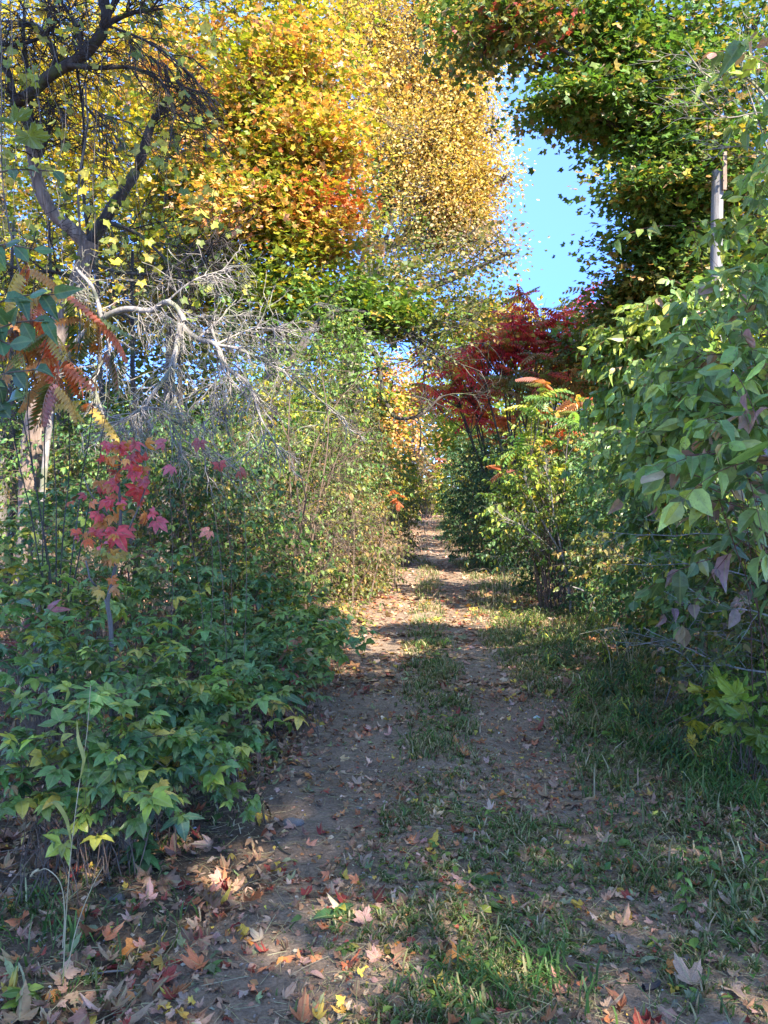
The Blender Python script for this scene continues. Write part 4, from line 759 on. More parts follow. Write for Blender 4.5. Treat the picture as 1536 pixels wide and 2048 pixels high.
# near dogwoods, large leaves
DG = 'broad leaved shrubs on the right'
for lb, bl, pal, kw in (
    ('tall pale green dogwood reaching the upper right corner', [blob(1560, 110, 4.2, 30, 50, 'dogwood', .4), blob(1560, 430, 4.4, 40, 50, None, .6), blob(1370, 455, 4.6, 20, 12, 'lime', .12), blob(1545, 590, 4.6, 60, 50), blob(1570, 280, 4.3, 30, 60, 'dogwood', .4)], 'dogwood', dict(n=44, size=.074)),
    ('dogwood with bright yellow green tips jutting towards the track', [blob(1330, 665, 6.4, 60, 30, 'lime', .7), blob(1260, 680, 6.5, 30, 20, 'lime', .5), blob(1430, 640, 6.2, 80, 45), blob(1350, 740, 6.2, 80, 60), blob(1290, 750, 6.6, 40, 40, 'dogwood', .7), blob(1300, 840, 6.6, 60, 50)], 'dogwood', dict(n=125, size=.076)),
    ('dense green dogwood with drooping pointed leaves at the right edge', [blob(1480, 700, 3.9, 90, 90), blob(1430, 790, 4.6, 80, 65), blob(1510, 840, 3.7, 80, 80), blob(1380, 830, 5, 60, 50)], 'dogwood', dict(n=72, size=.07)),
    ('dogwood bough with bluish leaves above the yellowing ones', [blob(1320, 910, 5.8, 60, 40), blob(1410, 910, 4.8, 70, 40), blob(1270, 970, 7, 60, 50, 'blue', .9), blob(1360, 1000, 6, 80, 50, 'blue')], 'dogwood', dict(n=95, size=.066)),
    ('nearest dogwood with yellow, purple and tan leaves on dark twigs', [blob(1480, 980, 2.9, 70, 60, 'dogmix'), blob(1520, 900, 2.8, 60, 50, 'dogwood'), blob(1450, 1100, 3.5, 60, 30, 'dogmix', .4), blob(1500, 1060, 3.2, 60, 60, 'dogmix', .5)], 'dogmix', dict(n=16, size=.078)),
    ('straggling low dogwood with green leaves behind dry twigs', [blob(1350, 1080, 6.5, 90, 50, 'green'), blob(1490, 1180, 4.8, 70, 60, 'dogmix', .6), blob(1430, 1290, 5.5, 90, 40, 'dogmix', .4)], 'green', dict(n=60, size=.062))):
    shrub('dogwood_shrub', lb, 'shrub', bl, pal, T_OV, L=.3, pairs=5, nst=3, rs=.004, spreadb=.3, wood='redstem', mat='leaf_near', leafdroop=.5, droop=.55, group=DG, up=.75, base=(bl[0]['c'][0]+1.5, bl[0]['c'][1]+1.3), **kw)
rt = root('dry_branches', 'tangle of thin pale bare branches along the right verge', 'branches', (*P(1400, 1250, 5.12)[:2], 0)); a = Acc()
for pts, r0 in (([(1560, 1290, 4.39), (1440, 1270, 4.76), (1330, 1285, 5.12), (1250, 1305, 5.49)], .006), ([(1560, 1100, 4.15), (1440, 1070, 4.51), (1330, 1075, 4.88), (1200, 1060, 5.37)], .005), ([(1560, 1170, 4.39), (1400, 1132, 4.76), (1250, 1140, 5.12)], .005),
                ([(1560, 1350, 4.15), (1460, 1330, 4.39), (1370, 1290, 4.88), (1290, 1250, 5.25)], .006), ([(1500, 1500, 4.88), (1420, 1370, 5.00), (1350, 1300, 5.25), (1230, 1290, 5.61)], .006), ([(1300, 1480, 5.86), (1340, 1380, 5.61), (1380, 1250, 5.49), (1500, 1150, 5.12)], .006), ([(1560, 1240, 4.03), (1480, 1215, 4.27), (1400, 1220, 4.64)], .005)):
    c, R = limb(a, TR(*pts), r0, .002, 5, wob=.006); grow(a, c[None, ::2], np.array([.42]), np.array([.0035]), (9, 4), 2, .6, .8, (-.1, 0, 0), .13)
a.build('twigs', 'dead', rt)
rt = root('bare_branches', 'bare pale branches crossing the dark maple in the upper right', 'branches', (*P(1560, 300, 4.5)[:2], 0)); a = Acc()
for pts, r0 in (([(1570, 1330, 4.4), (1575, 700, 4.4), (1560, 300, 4.4), (1500, 172, 4.4), (1440, 172, 4.4), (1400, 160, 4.4), (1362, 125, 4.4)], .014), ([(1565, 400, 4.4), (1490, 180, 4.4), (1475, 145, 4.4)], .006), ([(1565, 350, 4.4), (1500, 300, 4.4), (1400, 305, 4.4)], .005), ([(1560, 260, 4.4), (1520, 230, 4.4), (1440, 240, 4.4), (1380, 190, 4.4)], .005)):
    c, R = limb(a, TR(*pts), r0, .003, 5, wob=.003); grow(a, c[None, ::2][:, 5:] if len(c) > 20 else c[None, ::2], np.array([.45]), np.array([.004]), 6, 2, .6, .7, (-.2, 0, .1), .1)
a.build('branch', 'dead', rt)
# grape like yellow leaves low on the right
shrub('vine_shrub', 'low vine with broad lime and yellow leaves in the right verge', 'vine', [blob(1505, 1390, 4.2, 30, 40, 'lime'), blob(1455, 1420, 4.5, 30, 18, 'yellow', .5), blob(1530, 1460, 4.0, 30, 30, 'lime')], 'lime', T_MAPHI, .1, 9, .16, 2, .4, 6, mat='leaf_near', rs=.004)
# verge herbs
def herb(name, label, cat, x, y, h, n, T, size, pal, group=None, mat='leaf', wood='stem', droop=.3, lean=.12):
    rt = root(name, label, cat, (x, y, float(hz(x, y))), group); lf = Acc(); wd = Acc(); z0 = float(hz(x, y))
    for i in range(n):
        b = np.array([x+rng.normal(0, .03), y+rng.normal(0, .03), z0-.01]); t = b+np.array([rng.normal(0, lean)*h*2, rng.normal(0, lean)*h*2, h*rng.uniform(.7, 1.1)])
        c, R = limb(wd, [b, (b+t)/2+rng.normal(0, .01, 3), t], .003, .0015, 4, 7); k = int(10+h*60); tt = np.linspace(.15, 1, k); ii = tt*(len(c)-1.001); i0 = ii.astype(int); p = c[i0]+(c[np.minimum(i0+1, len(c)-1)]-c[i0])*(ii-i0)[:, None]
        an = np.arange(k)*2.4+rng.uniform(0, 6); d = np.stack([np.cos(an), np.sin(an), .45-droop+0*an], 1)
        scatter(lf, T, p, d, np.array([0, 0, 1.])+rng.normal(0, .2, (k, 3)), size*(1.15-.6*tt)*rng.uniform(.8, 1.2, k), palpick(pal, k))
    lf.build('leaves', mat, rt); wd.build('stems', wood, rt); return rt
gold_proto = [herb('goldenrod', 'x', 'plant', 2.6, 5+.1*i, .22+.04*i, 5, T_LANCE, .09, p_) for i, p_ in enumerate(('blue', 'dkgreen', 'green'))]
def copy_tree(o, loc, rz, sc, label=None, group=None):
    r = o.copy(); COL.objects.link(r); r.location = loc; r.rotation_euler = (0, 0, rz); r.scale = (sc,)*3
    if label: r['label'] = label
    if group: r['group'] = group
    for ch in list(o.children): c_ = ch.copy(); COL.objects.link(c_); c_.parent = r
    return r
used = [False]*3
for i, (px, py) in enumerate(((1090, 1290), (1130, 1330), (1060, 1265), (1180, 1380), (1215, 1400), (1160, 1420), (1250, 1440), (1290, 1460), (1230, 1480), (1320, 1500), (1360, 1530), (1010, 1235), (1150, 1300), (1210, 1340), (1280, 1400), (1340, 1450), (1400, 1500), (1440, 1560), (1100, 1340), (1040, 1290), (1380, 1440), (1470, 1520), (1250, 1370), (1180, 1265), (1230, 1300))):
    x, y = G(px, py); j = i % 3; loc = (x, y, float(hz(x, y))); row = 'by the lit shrub' if py < 1300 else 'beside the track' if py < 1400 else 'below dry branches'; lb = f'goldenrod clump with narrow {("bluish", "dark", "green")[j]} leaves in the right verge, {row}'
    if not used[j]: o = gold_proto[j]; o.location = loc; used[j] = True; o['label'] = lb; o['group'] = 'goldenrod clumps'; o.scale = (.9,)*3
    else: copy_tree(gold_proto[j], loc, rng.uniform(0, 6.28), rng.uniform(.65, 1.1), lb, 'goldenrod clumps')
herb('goldenrod', 'yellowing goldenrod stalk standing before the dark hollow in the right verge', 'plant', *P(1215, 1250, 7)[:2], .62, 3, T_LANCE, .09, 'ygreen')
for px, py, h in ((1010, 1150, .55), (1000, 1180, .5), (1260, 1330, .4)):
    x, y = G(px, py+30); a = Acc(); rt = root('dry_grass_stalks', 'dry grass stalks with drooping seed heads on the right verge', 'grass', (x, y, 0), 'dry grass stalks on the verge')
    for i in range(7):
        b = np.array([x+rng.normal(0, .08), y+rng.normal(0, .08), -.01]); s_ = rng.choice([-1, 1]); limb(a, [b, b+np.array([.03*s_, 0, h*.7]), b+np.array([.12*s_, 0, h*1.1]), b+np.array([.28*s_, 0, h*1.05])], .003, .003, 4, 12)
    a.build('stalks', 'straw', rt)
# ================================================================== BRAMBLE AND CREEPER, lower left
BG = 'bramble and creeper bushes on the left'
for lb, bl, pal, kw in (
    ('leafy green bramble mound at the left edge behind the creeper', [blob(50, 1068, 5.6, 110, 31, 'bramB'), blob(140, 1028, 6.2, 90, 24.8, 'bramC'), blob(40, 1158, 5, 110, 31, 'bramD')], 'blue', dict(n=75)),
    ('bramble with yellow leaves below the left edge mound', [blob(30, 1248, 4.2, 80, 31, 'bramA', .6), blob(110, 1198, 4.6, 90, 27.9, 'bramB'), blob(90, 1308, 3.9, 100, 24.8, 'bramC', .5)], 'green', dict(n=50)),
    ('green bramble at the foot of the red creeper', [blob(280, 1148, 5.2, 90, 37.2, 'bramD'), blob(350, 1238, 5, 90, 31, 'bramA', .8), blob(210, 1308, 4.2, 80, 24.8, 'bramB', .5)], 'green', dict(n=60)),
    ('mixed green bramble between creeper and brown shrub', [blob(450, 1178, 6.4, 110, 37.2, 'bramC'), blob(550, 1158, 7.2, 90, 31, 'bramD'), blob(440, 1268, 5.6, 90, 31, 'bramA', .6)], 'green', dict(n=80)),
    ('green bramble edging the sunlit part of the track', [blob(590, 1218, 6.8, 70, 27.9, 'bramB'), blob(630, 1258, 6.6, 40, 24.8, 'bramC'), blob(550, 1268, 6.2, 80, 24.8, 'bramD')], 'green', dict(n=60)),
    ('bluish green bramble mound bulging onto the track', [blob(580, 1308, 5.4, 70, 24.8, 'bramA'), blob(610, 1288, 5.6, 45, 24.8, 'bramB'), blob(520, 1348, 5, 70, 21.7, 'bramC'), blob(550, 1378, 4.9, 50, 13.64, 'bramD', .6)], 'blue', dict(n=48)),
    ('dense bluish green bramble nearest the bare track', [blob(390, 1368, 4.3, 90, 27.9, 'bramA'), blob(450, 1418, 4.1, 60, 31, 'bramB'), blob(330, 1418, 4, 80, 27.9, 'bramC'), blob(370, 1468, 3.8, 80, 21.7, 'bramD')], 'blue', dict(n=44)),
    ('broad leaved green bramble low in the left foreground', [blob(100, 1438, 3.2, 100, 24.8, 'bramA'), blob(190, 1488, 3.1, 80, 21.7, 'bramB'), blob(290, 1518, 3.2, 70, 21.7, 'bramC'), blob(50, 1518, 3, 60, 24.8, 'bramD', .5), blob(60, 1578, 2.95, 70, 18.6, 'bramA', .8), blob(210, 1578, 3, 70, 15.5, 'bramB', .8), blob(340, 1548, 3.2, 50, 12.4, 'bramC', .7)], 'blue', dict(n=26)),
    ('sparse bramble arching over brown litter in the left foreground', [blob(230, 1378, 3.7, 60, 31, 'bramD', .6), blob(170, 1338, 3.9, 70, 21.7, 'bramA', .5), blob(370, 1528, 3.4, 50, 15.5, 'bramB')], 'green', dict(n=30))):
    shrub('bramble_bush', lb, 'bush', bl, pal, T_TRI+T_FIVE[:1], 0.07, L=.22, pairs=3, droop=.3, nst=9, rs=.003, tr=.0018, mat='leaf_near', group=BG, upb=.25, leafdroop=.15, up=1.3, zmin=.04, shell=.3, wid=1.45, rough=.6, gap=.6, **kw)
a = Acc(); rt = root('dead_cane_tangle', 'tangle of dead canes and dry stalks under the left brambles', 'canes', (*P(250, 1300, 4.4)[:2], 0))
n = 260; s = np.stack([rng.uniform(-3.0, -.75, n), 2.9+4.4*rng.random(n), 0*np.zeros(n)], 1); s = s[(s[:, 0] < -.75-.12*(7-s[:, 1])*(s[:, 1] < 4)) & (s[:, 0] > -s[:, 1]*.62)]; n = len(s); s[:, 2] = hz(s[:, 0], s[:, 1])
e = s+rng.normal(0, .22, (n, 3))*np.array([1, 1, 0])+np.array([0, 0, 1])*rng.uniform(.05, .35, (n, 1))*np.where(rng.random((n, 1)) < .5, .35, 1); tubes(a, bez(s, (s+e)/2+rng.normal(0, .12, (n, 3))+np.array([0, 0, .08]), e, 8), np.full((n, 8), .0022)*rng.uniform(.6, 1.6, (n, 1)), 3)
a.build('canes', 'stem', rt)
# red creeper climbing a sapling
g = G(222, 1560); g = np.array([(222-768)/F*3.9, 3.9]); rt = root('creeper_sapling', 'forked sapling wrapped in bright red and orange creeper leaves', 'sapling', (g[0], g[1], 0)); wd = Acc(); lf = Acc()
for pts, r0, r1 in (([(222, 1600, 3.9), (222, 1400, 3.9), (222, 1260, 3.9), (216, 1205, 3.9), (228, 1150, 3.9), (240, 1050, 3.9), (238, 960, 3.9), (242, 880, 3.9)], .014, .006), ([(216, 1215, 3.9), (200, 1180, 3.9), (182, 1160, 3.85), (170, 1120, 3.85)], .008, .004), ([(238, 1100, 3.9), (280, 1010, 3.9), (300, 940, 3.9)], .005, .003), ([(235, 1050, 3.9), (190, 1000, 3.85), (170, 960, 3.85)], .005, .003)): limb(wd, TR(*pts), r0, r1, 7, wob=.002)
wd.build('stem', 'bark_grey', rt, True)
cr = []
for x0, y0, x1, y1, n_ in ((235, 880, 225, 1120, 44), (175, 960, 190, 1130, 20), (270, 900, 300, 1040, 22), (190, 1140, 240, 1180, 5), (200, 890, 280, 880, 9)):
    t = rng.random(n_); cr.append(np.array([P(x0+(x1-x0)*q+rng.normal(0, 14), y0+(y1-y0)*q+rng.normal(0, 8), 3.85+rng.normal(0, .06)) for q in t]))
cr = np.concatenate(cr); n = len(cr); sc_ = palpick('creeper', n)
low = cr[:, 2] < P(0, 1090, 3.9)[2]; sc_[low] = palpick([(3, (.55, .2, .06)), (2, (.5, .3, .07)), (1, (.3, .3, .07))], int(low.sum()))
scatter(lf, T_FIVE, cr, rng.normal(0, .6, (n, 3))+np.array([0, -.25, -.6]), rng.normal(0, .5, (n, 3))+np.array([.2, -.8, .6]), .08*np.exp(rng.normal(0, .25, n)), sc_)
lf.build('creeper_leaves', 'leaf_near', rt)
for lb, pts, pal in (('maroon creeper leaves dangling above the left brambles', [(400, 880), (438, 925), (480, 940), (345, 930), (330, 885), (420, 1060)], 'maroon'), ('pink red creeper sprig low at the left edge', [(75, 1230), (88, 1245), (60, 1238)], 'creeper')):
    Y = 4.4; q = np.array([P(x, y, Y) for x, y in pts]); rt = root('creeper_sprig', lb, 'creeper', (q[0][0], Y, 0)); a = Acc(); scatter(a, T_FIVE, q, rng.normal(0, .4, (len(q), 3))+np.array([0, -.2, -.7]), np.array([.1, -1, .5])[None].repeat(len(q), 0), .11, palpick(pal, len(q))); a.build('leaves', 'leaf_near', rt)
    b = Acc(); s = q-np.array([0, 0, 1])*q[:, 2:3]*.999+rng.normal(0, .1, q.shape)*np.array([1, 1, 0]); tubes(b, bez(s, (s+q)/2+np.array([.1, 0, .3]), q, 8), np.full((len(q), 8), .0022), 3); b.build('stems', 'stem', rt)
# big leaves hanging at the left edge
rt = root('poplar_sapling', 'sapling at the left edge with large bluish green leaves', 'sapling', (-1.35, 2.5, 0)); lf = Acc(); wd = Acc()
limb(wd, [(-1.4, 2.5, -.02), (-1.42, 2.5, .8), (-1.36, 2.5, 1.7), (-1.4, 2.5, 3.0)], .012, .005, 6)
for x0, y0, x1, y1, n_, sz in ((-60, 640, 110, 590, 8, .075), (-60, 700, 90, 640, 7, .07), (-70, 800, 70, 740, 6, .075), (-60, 520, 70, 500, 6, .06), (-80, 380, 110, 345, 5, .05), (-60, 860, 20, 800, 4, .08), (-50, 700, 20, 690, 4, .08)):
    p0, p1 = P(x0, y0, 2.5), P(x1, y1, 2.45+rng.normal(0, .05)); c, R = limb(wd, [p0, (p0+p1)/2+np.array([0, 0, .03]), p1], .004, .002, 4, 8); ii = np.linspace(1, 7, n_).astype(int); p = c[ii]; s_ = np.where(np.arange(n_) % 2, 1., -1.)
    d = np.stack([rng.uniform(.2, .9, n_), rng.normal(-.2, .3, n_), .35*s_-.25], 1); scatter(lf, T_OV, p, d, np.stack([0*s_+.1, 0*s_-.8, 0*s_+.6], 1)+rng.normal(0, .3, (n_, 3)), sz*1.02, palpick([(4, (.06, .13, .055)), (3, (.08, .165, .06)), (1, (.14, .23, .06))], n_, jit=.15), 1.1)
scatter(lf, T_MAPHI, np.array([P(20, 235, 2.3), P(55, 260, 2.35)]), np.array([[.5, -.1, -.5], [.3, .1, -.7]]), np.array([[.1, -.9, .35]]*2), .13, palpick([(1, (.2, .29, .05))], 2))
lf.build('leaves', 'leaf_near', rt); wd.build('stem', 'stem', rt)
# ================================================================== SMALL THINGS ON THE GROUND
# weeds
x, y = G(265, 1760); herb('broadleaf_weed', 'young weed with red stalk and pale serrated leaves in the left foreground', 'weed', x, y, .24, 1, T_OV2, .1, [(1, (.13, .22, .07)), (1, (.1, .17, .06))], wood='redstem', mat='leaf_near')
x, y = G(35, 2010); herb('broadleaf_weed', 'round leaved pale weed in the bottom left corner', 'weed', x, y, .06, 1, T_OV, .07, 'lime', mat='leaf_near')
for px, py, wh in ((1440, 1800, 'middle of three at the right foreground'), (1520, 1760, 'nearest the right edge of the foreground'), (1380, 1850, 'lowest and leftmost at the right foreground')):
    x, y = G(px, py); herb('seedling', 'thin dark stemmed seedling with small leaves, '+wh, 'weed', x, y, .3, 1, T_OV2, .045, 'green', 'dark stemmed seedlings', wood='redstem', mat='leaf_near', lean=.2)
def rosette(lb, px, py, n_, sz, pal, T=None, grp=None, nm='plantain', tilt=.35):
    x, y = G(px, py); z = float(hz(x, y)); a = Acc(); an = np.arange(n_)*6.28/n_+rng.normal(0, .2, n_); d = np.stack([np.cos(an), np.sin(an), rng.uniform(.1, .1+tilt*2, n_)], 1)
    scatter(a, T or T_OV, np.array([[x, y, z+.005]]).repeat(n_, 0), d, np.array([0, 0, 1.])+rng.normal(0, .15, (n_, 3)), sz*rng.uniform(.7, 1.2, n_), palpick(pal, n_, jit=.1)); tag(a.build(nm, 'leaf_near', origin=(x, y, z)), lb, 'weed', grp)
rosette('large plantain with upright leaf glowing beside the sunlit patch', 960, 1775, 6, .085, 'green', tilt=.6)
rosette('broad plantain leaves on bare soil in the centre foreground', 680, 1835, 5, .1, 'dkgreen'); rosette('upright green dock seedling on the bare track', 560, 1500, 4, .12, 'green', T_LANCE, tilt=.9)
for px, py in ((1400, 1620), (1290, 1760), (690, 1900), (1100, 1560), (1020, 1590), (830, 1600), (620, 1420), (1480, 1700), (350, 1690), (1180, 1760), (880, 1920), (1160, 1690), (780, 1760), (1320, 1900), (420, 1950), (1040, 1680), (1240, 1560), (930, 1640), (1500, 1860), (180, 1960)):
    rosette('small green weed rosette growing among the fallen leaves', px, py, int(rng.integers(5, 10)), .065, 'blue' if px % 3 else 'green', T_OV2 if px % 2 else T_TRI, 'small weed rosettes', 'weed_rosette')
# tall dry grass stalks, left foreground
def stalk(lb, pts, r=.003, head=None, blades_=()):
    q = TR(*pts); rt = root('grass_stalk', lb, 'grass', (q[0][0], q[0][1], 0)); a = Acc(); limb(a, q, r, r*.5, 5); a.build('stalk', 'straw', rt); b = Acc()
    for bp in blades_:
        c = spline(TR(*bp)); t = np.linspace(0, 1, len(c)); wv = (.009*np.sin(np.pi*np.clip(t*.9+.08, 0, 1)))[:, None]*np.array([[.7, -.2, .6]]); v = np.concatenate([c-wv, c+wv]); m = len(c)
        b.add(v, [(i, i+1, m+i+1) for i in range(m-1)]+[(i, m+i+1, m+i) for i in range(m-1)], np.array([[.42, .4, .13]]).repeat(2*m, 0))
    if b.n: b.build('blade', 'grass', rt)
    if head is not None:
        h_ = Acc(); c = spline(TR(*head)); limb(h_, c, .0045, .003, 6); h_.build('seed_head', 'straw', rt)
stalk('tall pale grass stalk with a green blade tip in the left foreground', [(122, 1985, 2.37), (128, 1850, 2.38), (140, 1700, 2.4), (155, 1580, 2.4), (172, 1470, 2.42), (180, 1370, 2.42)], .0019, None, [((158, 1560, 2.4), (166, 1520, 2.38), (155, 1480, 2.4), (152, 1440, 2.42)), ((140, 1690, 2.4), (130, 1640, 2.38), (108, 1608, 2.38), (92, 1612, 2.4))])
stalk('short bent grass stalk with a drooping green seed head', [(122, 1900, 2.5), (126, 1830, 2.5), (118, 1770, 2.5), (92, 1742, 2.5), (74, 1745, 2.5)], .0022, [(74, 1742, 2.5), (64, 1748, 2.5), (58, 1756, 2.5)])
stalk('thin grass stalk leaning right in the left foreground', [(128, 1960, 2.4), (150, 1860, 2.42), (180, 1780, 2.44), (205, 1735, 2.46)], .002)
# fallen twigs
for lb, pts, r in (('long pale fallen branch lying by the left brambles', [(100, 1680, 3.3), (170, 1665, 3.4), (240, 1620, 3.6), (300, 1590, 3.85), (370, 1567, 4.0)], .007), ('thin grey twig lying across the bottom left', [(0, 1812, 2.85), (60, 1806, 2.88), (140, 1804, 2.9)], .004), ('pale straight straw lying flat near the bottom left', [(125, 1974, 2.35), (200, 1962, 2.4), (265, 1958, 2.43)], .004),
                   ('curved dark twig beside the bare soil patch', [(525, 1600, 3.9), (530, 1650, 3.55), (560, 1690, 3.35), (580, 1700, 3.3)], .005), ('dark stick crossing the left rut diagonally', [(470, 1790, 2.9), (500, 1760, 3.05), (515, 1735, 3.15)], .004), ('pale twig on the grassy right foreground', [(1430, 1560, 4.15), (1465, 1568, 4.1)], .004), ('short dark root end at the bottom right', [(1290, 1996, 2.32), (1310, 1990, 2.34), (1322, 1980, 2.37)], .011)):
    g_ = np.array([[(q[0]-768)/F*(EYE*F/(q[1]-HOR)), EYE*F/(q[1]-HOR)] for q in pts]); c = np.concatenate([g_, hz(g_[:, 0], g_[:, 1])[:, None]+r+.008], 1); a = Acc(); limb(a, c, r, r*.7, 6, knob=.06)
    tag(a.build('fallen_twig', 'dead' if 'pale' in lb or 'grey' in lb else 'bark_dark', origin=(c[0][0], c[0][1], 0)), lb, 'twig')
# stones
def stone_mesh(seed):
    R_ = np.random.default_rng(seed); a = Acc(); u = np.linspace(0, math.pi, 9)[:, None]; t = np.arange(14)[None]*2*math.pi/14; v = np.stack([np.sin(u)*np.cos(t), np.sin(u)*np.sin(t), np.cos(u)+0*t], -1); v = v*(1+.14*noise(v, 1.3, seed)[..., None])*np.array([1, .75, .42])
    i = np.arange(8)[:, None]; j = np.arange(14)[None]; j2 = (j+1) % 14; A, B, C, D = i*14+j, i*14+j2, (i+1)*14+j2, (i+1)*14+j
    a.add(v.reshape(-1, 3), np.concatenate([np.stack([A, C, B], -1).reshape(-1, 3), np.stack([A, D, C], -1).reshape(-1, 3)])); return a
sm = [stone_mesh(s).build('pebble', 'stone', smooth=True) for s in (1, 2, 3)]; ms = [o.data for o in sm]
for o in sm: bpy.data.objects.remove(o)
def put(me, name, x, y, s, rz, lb, cat, grp=None, rx=0, ry=0, dz=0.):
    o = bpy.data.objects.new(name, me); COL.objects.link(o); o.location = (x, y, float(hz(x, y))+.006+dz); o.rotation_euler = (rx, ry, rz); o.scale = (s,)*3; return tag(o, lb, cat, grp)
x, y = G(585, 1640); put(ms[0], 'stone', x, y, .055, .2, 'flat brown grey stone half sunk in the left rut', 'stone'); x, y = G(1380, 1935); put(ms[1], 'stone', x, y, .035, 0, 'small round grey stone at the lower right', 'stone'); x, y = G(232, 1812); put(ms[2], 'stone', x, y, .03, 0, 'pale round stone by the weeds at the left', 'stone')
for i in range(40):
    px, py = rng.uniform(420, 1350), rng.uniform(1400, 2000); x, y = G(px, py); put(ms[i % 3], 'pebble', x, y, rng.uniform(.007, .018), rng.uniform(0, 6), 'small grey pebble pressed into the dirt track', 'pebble', 'pebbles on the track')
# individual fallen leaves
KIND = [('tan', (.42, .28, .2)), ('brown', (.27, .15, .095)), ('orange', (.55, .22, .06)), ('dark red', (.26, .04, .035)), ('yellow', (.55, .37, .06)), ('pinkish tan', (.46, .26, .21)), ('grey green', (.2, .23, .14)), ('rust red', (.45, .13, .06))]
LM = {}
for kn, kc in KIND:
    for s_ in range(3):
        a = Acc(); st = star(5, 1, .52, True, 1.3, 0, 40+s_*7+len(kn)); v_, f_, u_ = st
        # petiole
        a.add(v_, f_, np.array(kc)[None].repeat(len(v_), 0)*np.exp(rng.normal(0, .08, (len(v_), 1))), u_)
        b = Acc(); tubes(b, np.array([[(0, .2, 0), (.03, -.15, .02), (.0, -.5, .0)]]), np.full((1, 3), .012), 4); a.add(b.v[0], b.f[0], np.array([[.3, .16, .09]]).repeat(12, 0)); o = a.build('fallen_leaf', 'dryleaf'); LM[kn, s_] = o.data; bpy.data.objects.remove(o)
        if s_ == 0:
            a = Acc(); v_, f_, u_ = fold_leaf([(0, 0), (.15, .18), (.4, .27), (.65, .22), (.85, .1), (1, 0)], .5, .5); a.add(v_, f_, np.array(kc)[None].repeat(len(v_), 0), u_); o = a.build('fallen_leaf', 'dryleaf'); LM[kn, 'ov'] = o.data; bpy.data.objects.remove(o)
for px, py, s, kn, v_, rz, lb in ((870, 1712, .13, 'yellow', 0, .4, 'large yellow green leaf lying in the sunlit patch of the track'), (925, 1940, .1, 'orange', 1, 2.2, 'orange maple leaf standing up in the centre foreground grass'), (1395, 1992, .13, 'tan', 2, .3, 'large tan maple leaf at the bottom right'), (1150, 1895, .1, 'grey green', 0, 1.2, 'pale grey green maple leaf in the lower right grass'), (1318, 1940, .09, 'grey green', 'ov', 1.5, 'curled grey leaf at the right foreground'),
                                  (1135, 1800, .1, 'tan', 1, 1., 'broad tan leaf lying right of the sunlit plantain'), (496, 1880, .08, 'yellow', 1, 1.5, 'yellow leaf on bare soil at the lower left'), (735, 1860, .1, 'pinkish tan', 0, .7, 'pinkish pointed maple leaf in the centre foreground'), (435, 1855, .09, 'dark red', 'ov', .2, 'folded dark red leaf on the bare soil'), (355, 1760, .08, 'rust red', 1, 2.5, 'bright red orange leaf beside the young weed'),
                                  (1020, 1660, .08, 'orange', 2, .4, 'small orange maple leaf on the middle of the track'), (590, 1655, .09, 'pinkish tan', 2, .9, 'pinkish pointed leaf beside the flat stone'), (1170, 1490, .06, 'grey green', 'ov', .9, 'small bluish pale leaf on the right verge'), (1245, 1720, .09, 'orange', 0, 2.9, 'orange leaf glowing in the right foreground grass'), (940, 1775, .11, 'pinkish tan', 1, 2., 'pale pink maple leaf at the edge of the sunlit patch'),
                                  (25, 1830, .1, 'yellow', 2, .3, 'golden ragged leaf at the left edge of the foreground'), (800, 1900, .09, 'orange', 2, 1.9, 'crumpled orange brown leaf in the central grass'), (685, 1560, .06, 'rust red', 0, .9, 'small red leaf in the middle of the left rut')):
    x, y = G(px, py); put(LM[kn, v_], 'fallen_leaf', x, y, s*.9, rz, lb, 'fallen leaf', None, rng.normal(0, .25), rng.normal(0, .2), .014)
cand = []
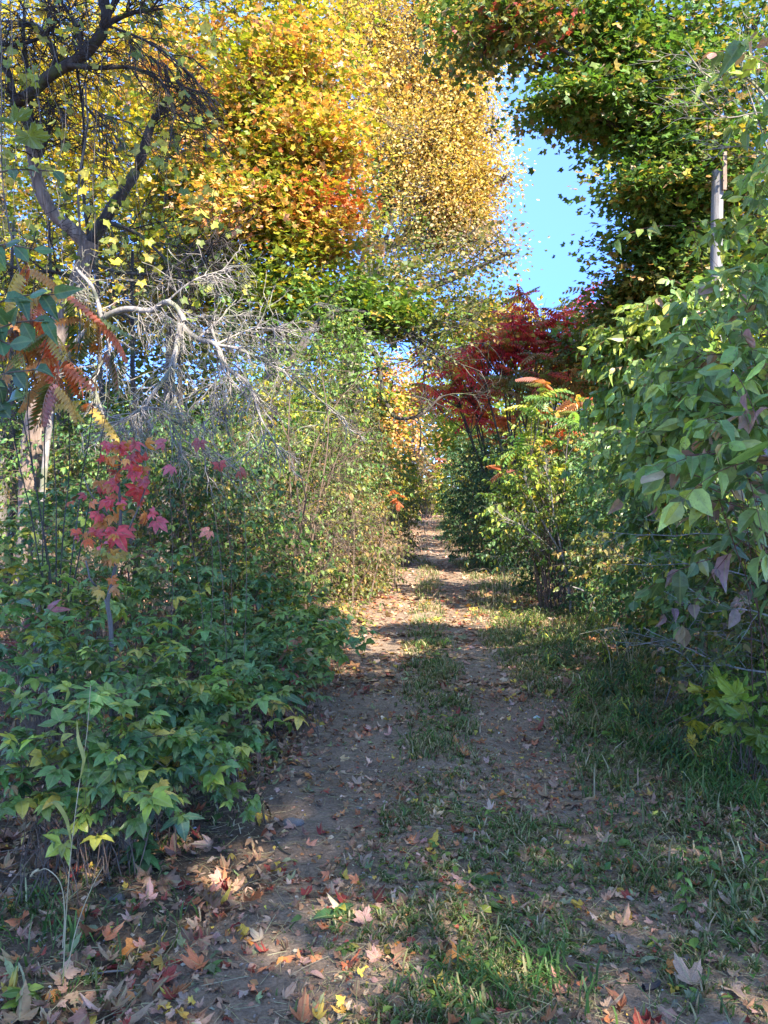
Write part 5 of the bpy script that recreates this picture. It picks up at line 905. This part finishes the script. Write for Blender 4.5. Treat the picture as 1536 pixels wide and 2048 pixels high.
while len(cand) < 262:
    py = rng.uniform(1430, 2060); px = rng.uniform(0, 1540); x, y = G(px, py)
    if x < -.95 and y > 2.9 and rng.random() < .6: continue
    if rng.random() > .4+.6*float(ldens(np.array(x), np.array(y))): continue
    if 450 < px < 720 and rng.random() < .35: continue
    cand.append((x, y))
wts = np.array([5, 4, 2.2, 1.6, 1.2, 4.5, 2, 1.8]); wts /= wts.sum()
for x, y in cand:
    k = int(rng.choice(8, p=wts)); kn = KIND[k][0]; v_ = 'ov' if rng.random() < .3 else int(rng.integers(0, 3)); shp = 'oval' if v_ == 'ov' else 'lobed maple'
    put(LM[kn, v_], 'fallen_leaf', x, y, rng.uniform(.04, .088), rng.uniform(0, 6.28), f'{kn} {shp} leaf fallen on the near part of the track', 'fallen leaf', f'fallen {kn} {shp} leaves', rng.normal(0, .17), rng.normal(0, .17), .009)
# ================================================================== TREES BEHIND THE CAMERA that shade the foreground
def shade(label, c, blobs_, r):
    bl = [dict(c=np.array(b[:3], float), r=np.array(b[3:6], float), pal=None, dens=b[6]) for b in blobs_]
    tree('shade_maple_tree', label, bl, 'dkmaple', [np.array([c[0], c[1], -.1]), np.array([c[0], c[1], 2.5]), np.array([c[0]-.2, c[1], 5.5]), np.array([c[0], c[1]+.2, c[2]])], r, T_MAP, .26, 90, 12, .45, .5, wood='bark_dark', tr=.012)
#@@SHADE@@
def over(x, y, h, r, dn=2.0):     # crown part standing between the sun and a spot on the ground
    k = h/S[2]; return (x+S[0]*k, y+S[1]*k, h, r, r, r*.6, dn)
HOLES += [(*G(870, 1715), .42), (*G(700, 1960), .42), (*G(250, 1640), .35)]
shade('maple behind the viewpoint casting the shade over the near track', (7.5, -6.5, 9.5), [over(.3, 3.0, 9, 2.3), over(2.6, 4.6, 9, 2.0), over(-2.4, 3.4, 8.5, 2.2), over(.0, 5.5, 10, 1.15), over(-2.6, 6.2, 10, 2.0), over(4.5, 3.2, 8.5, 2.0), over(-4.8, 4.2, 9, 2.2), (.9, 1.9, 11, 2.0, 1.8, 1.1, 1.3), (-1.2, 2.4, 10.5, 1.8, 1.6, 1.0, 1.2)], .25)
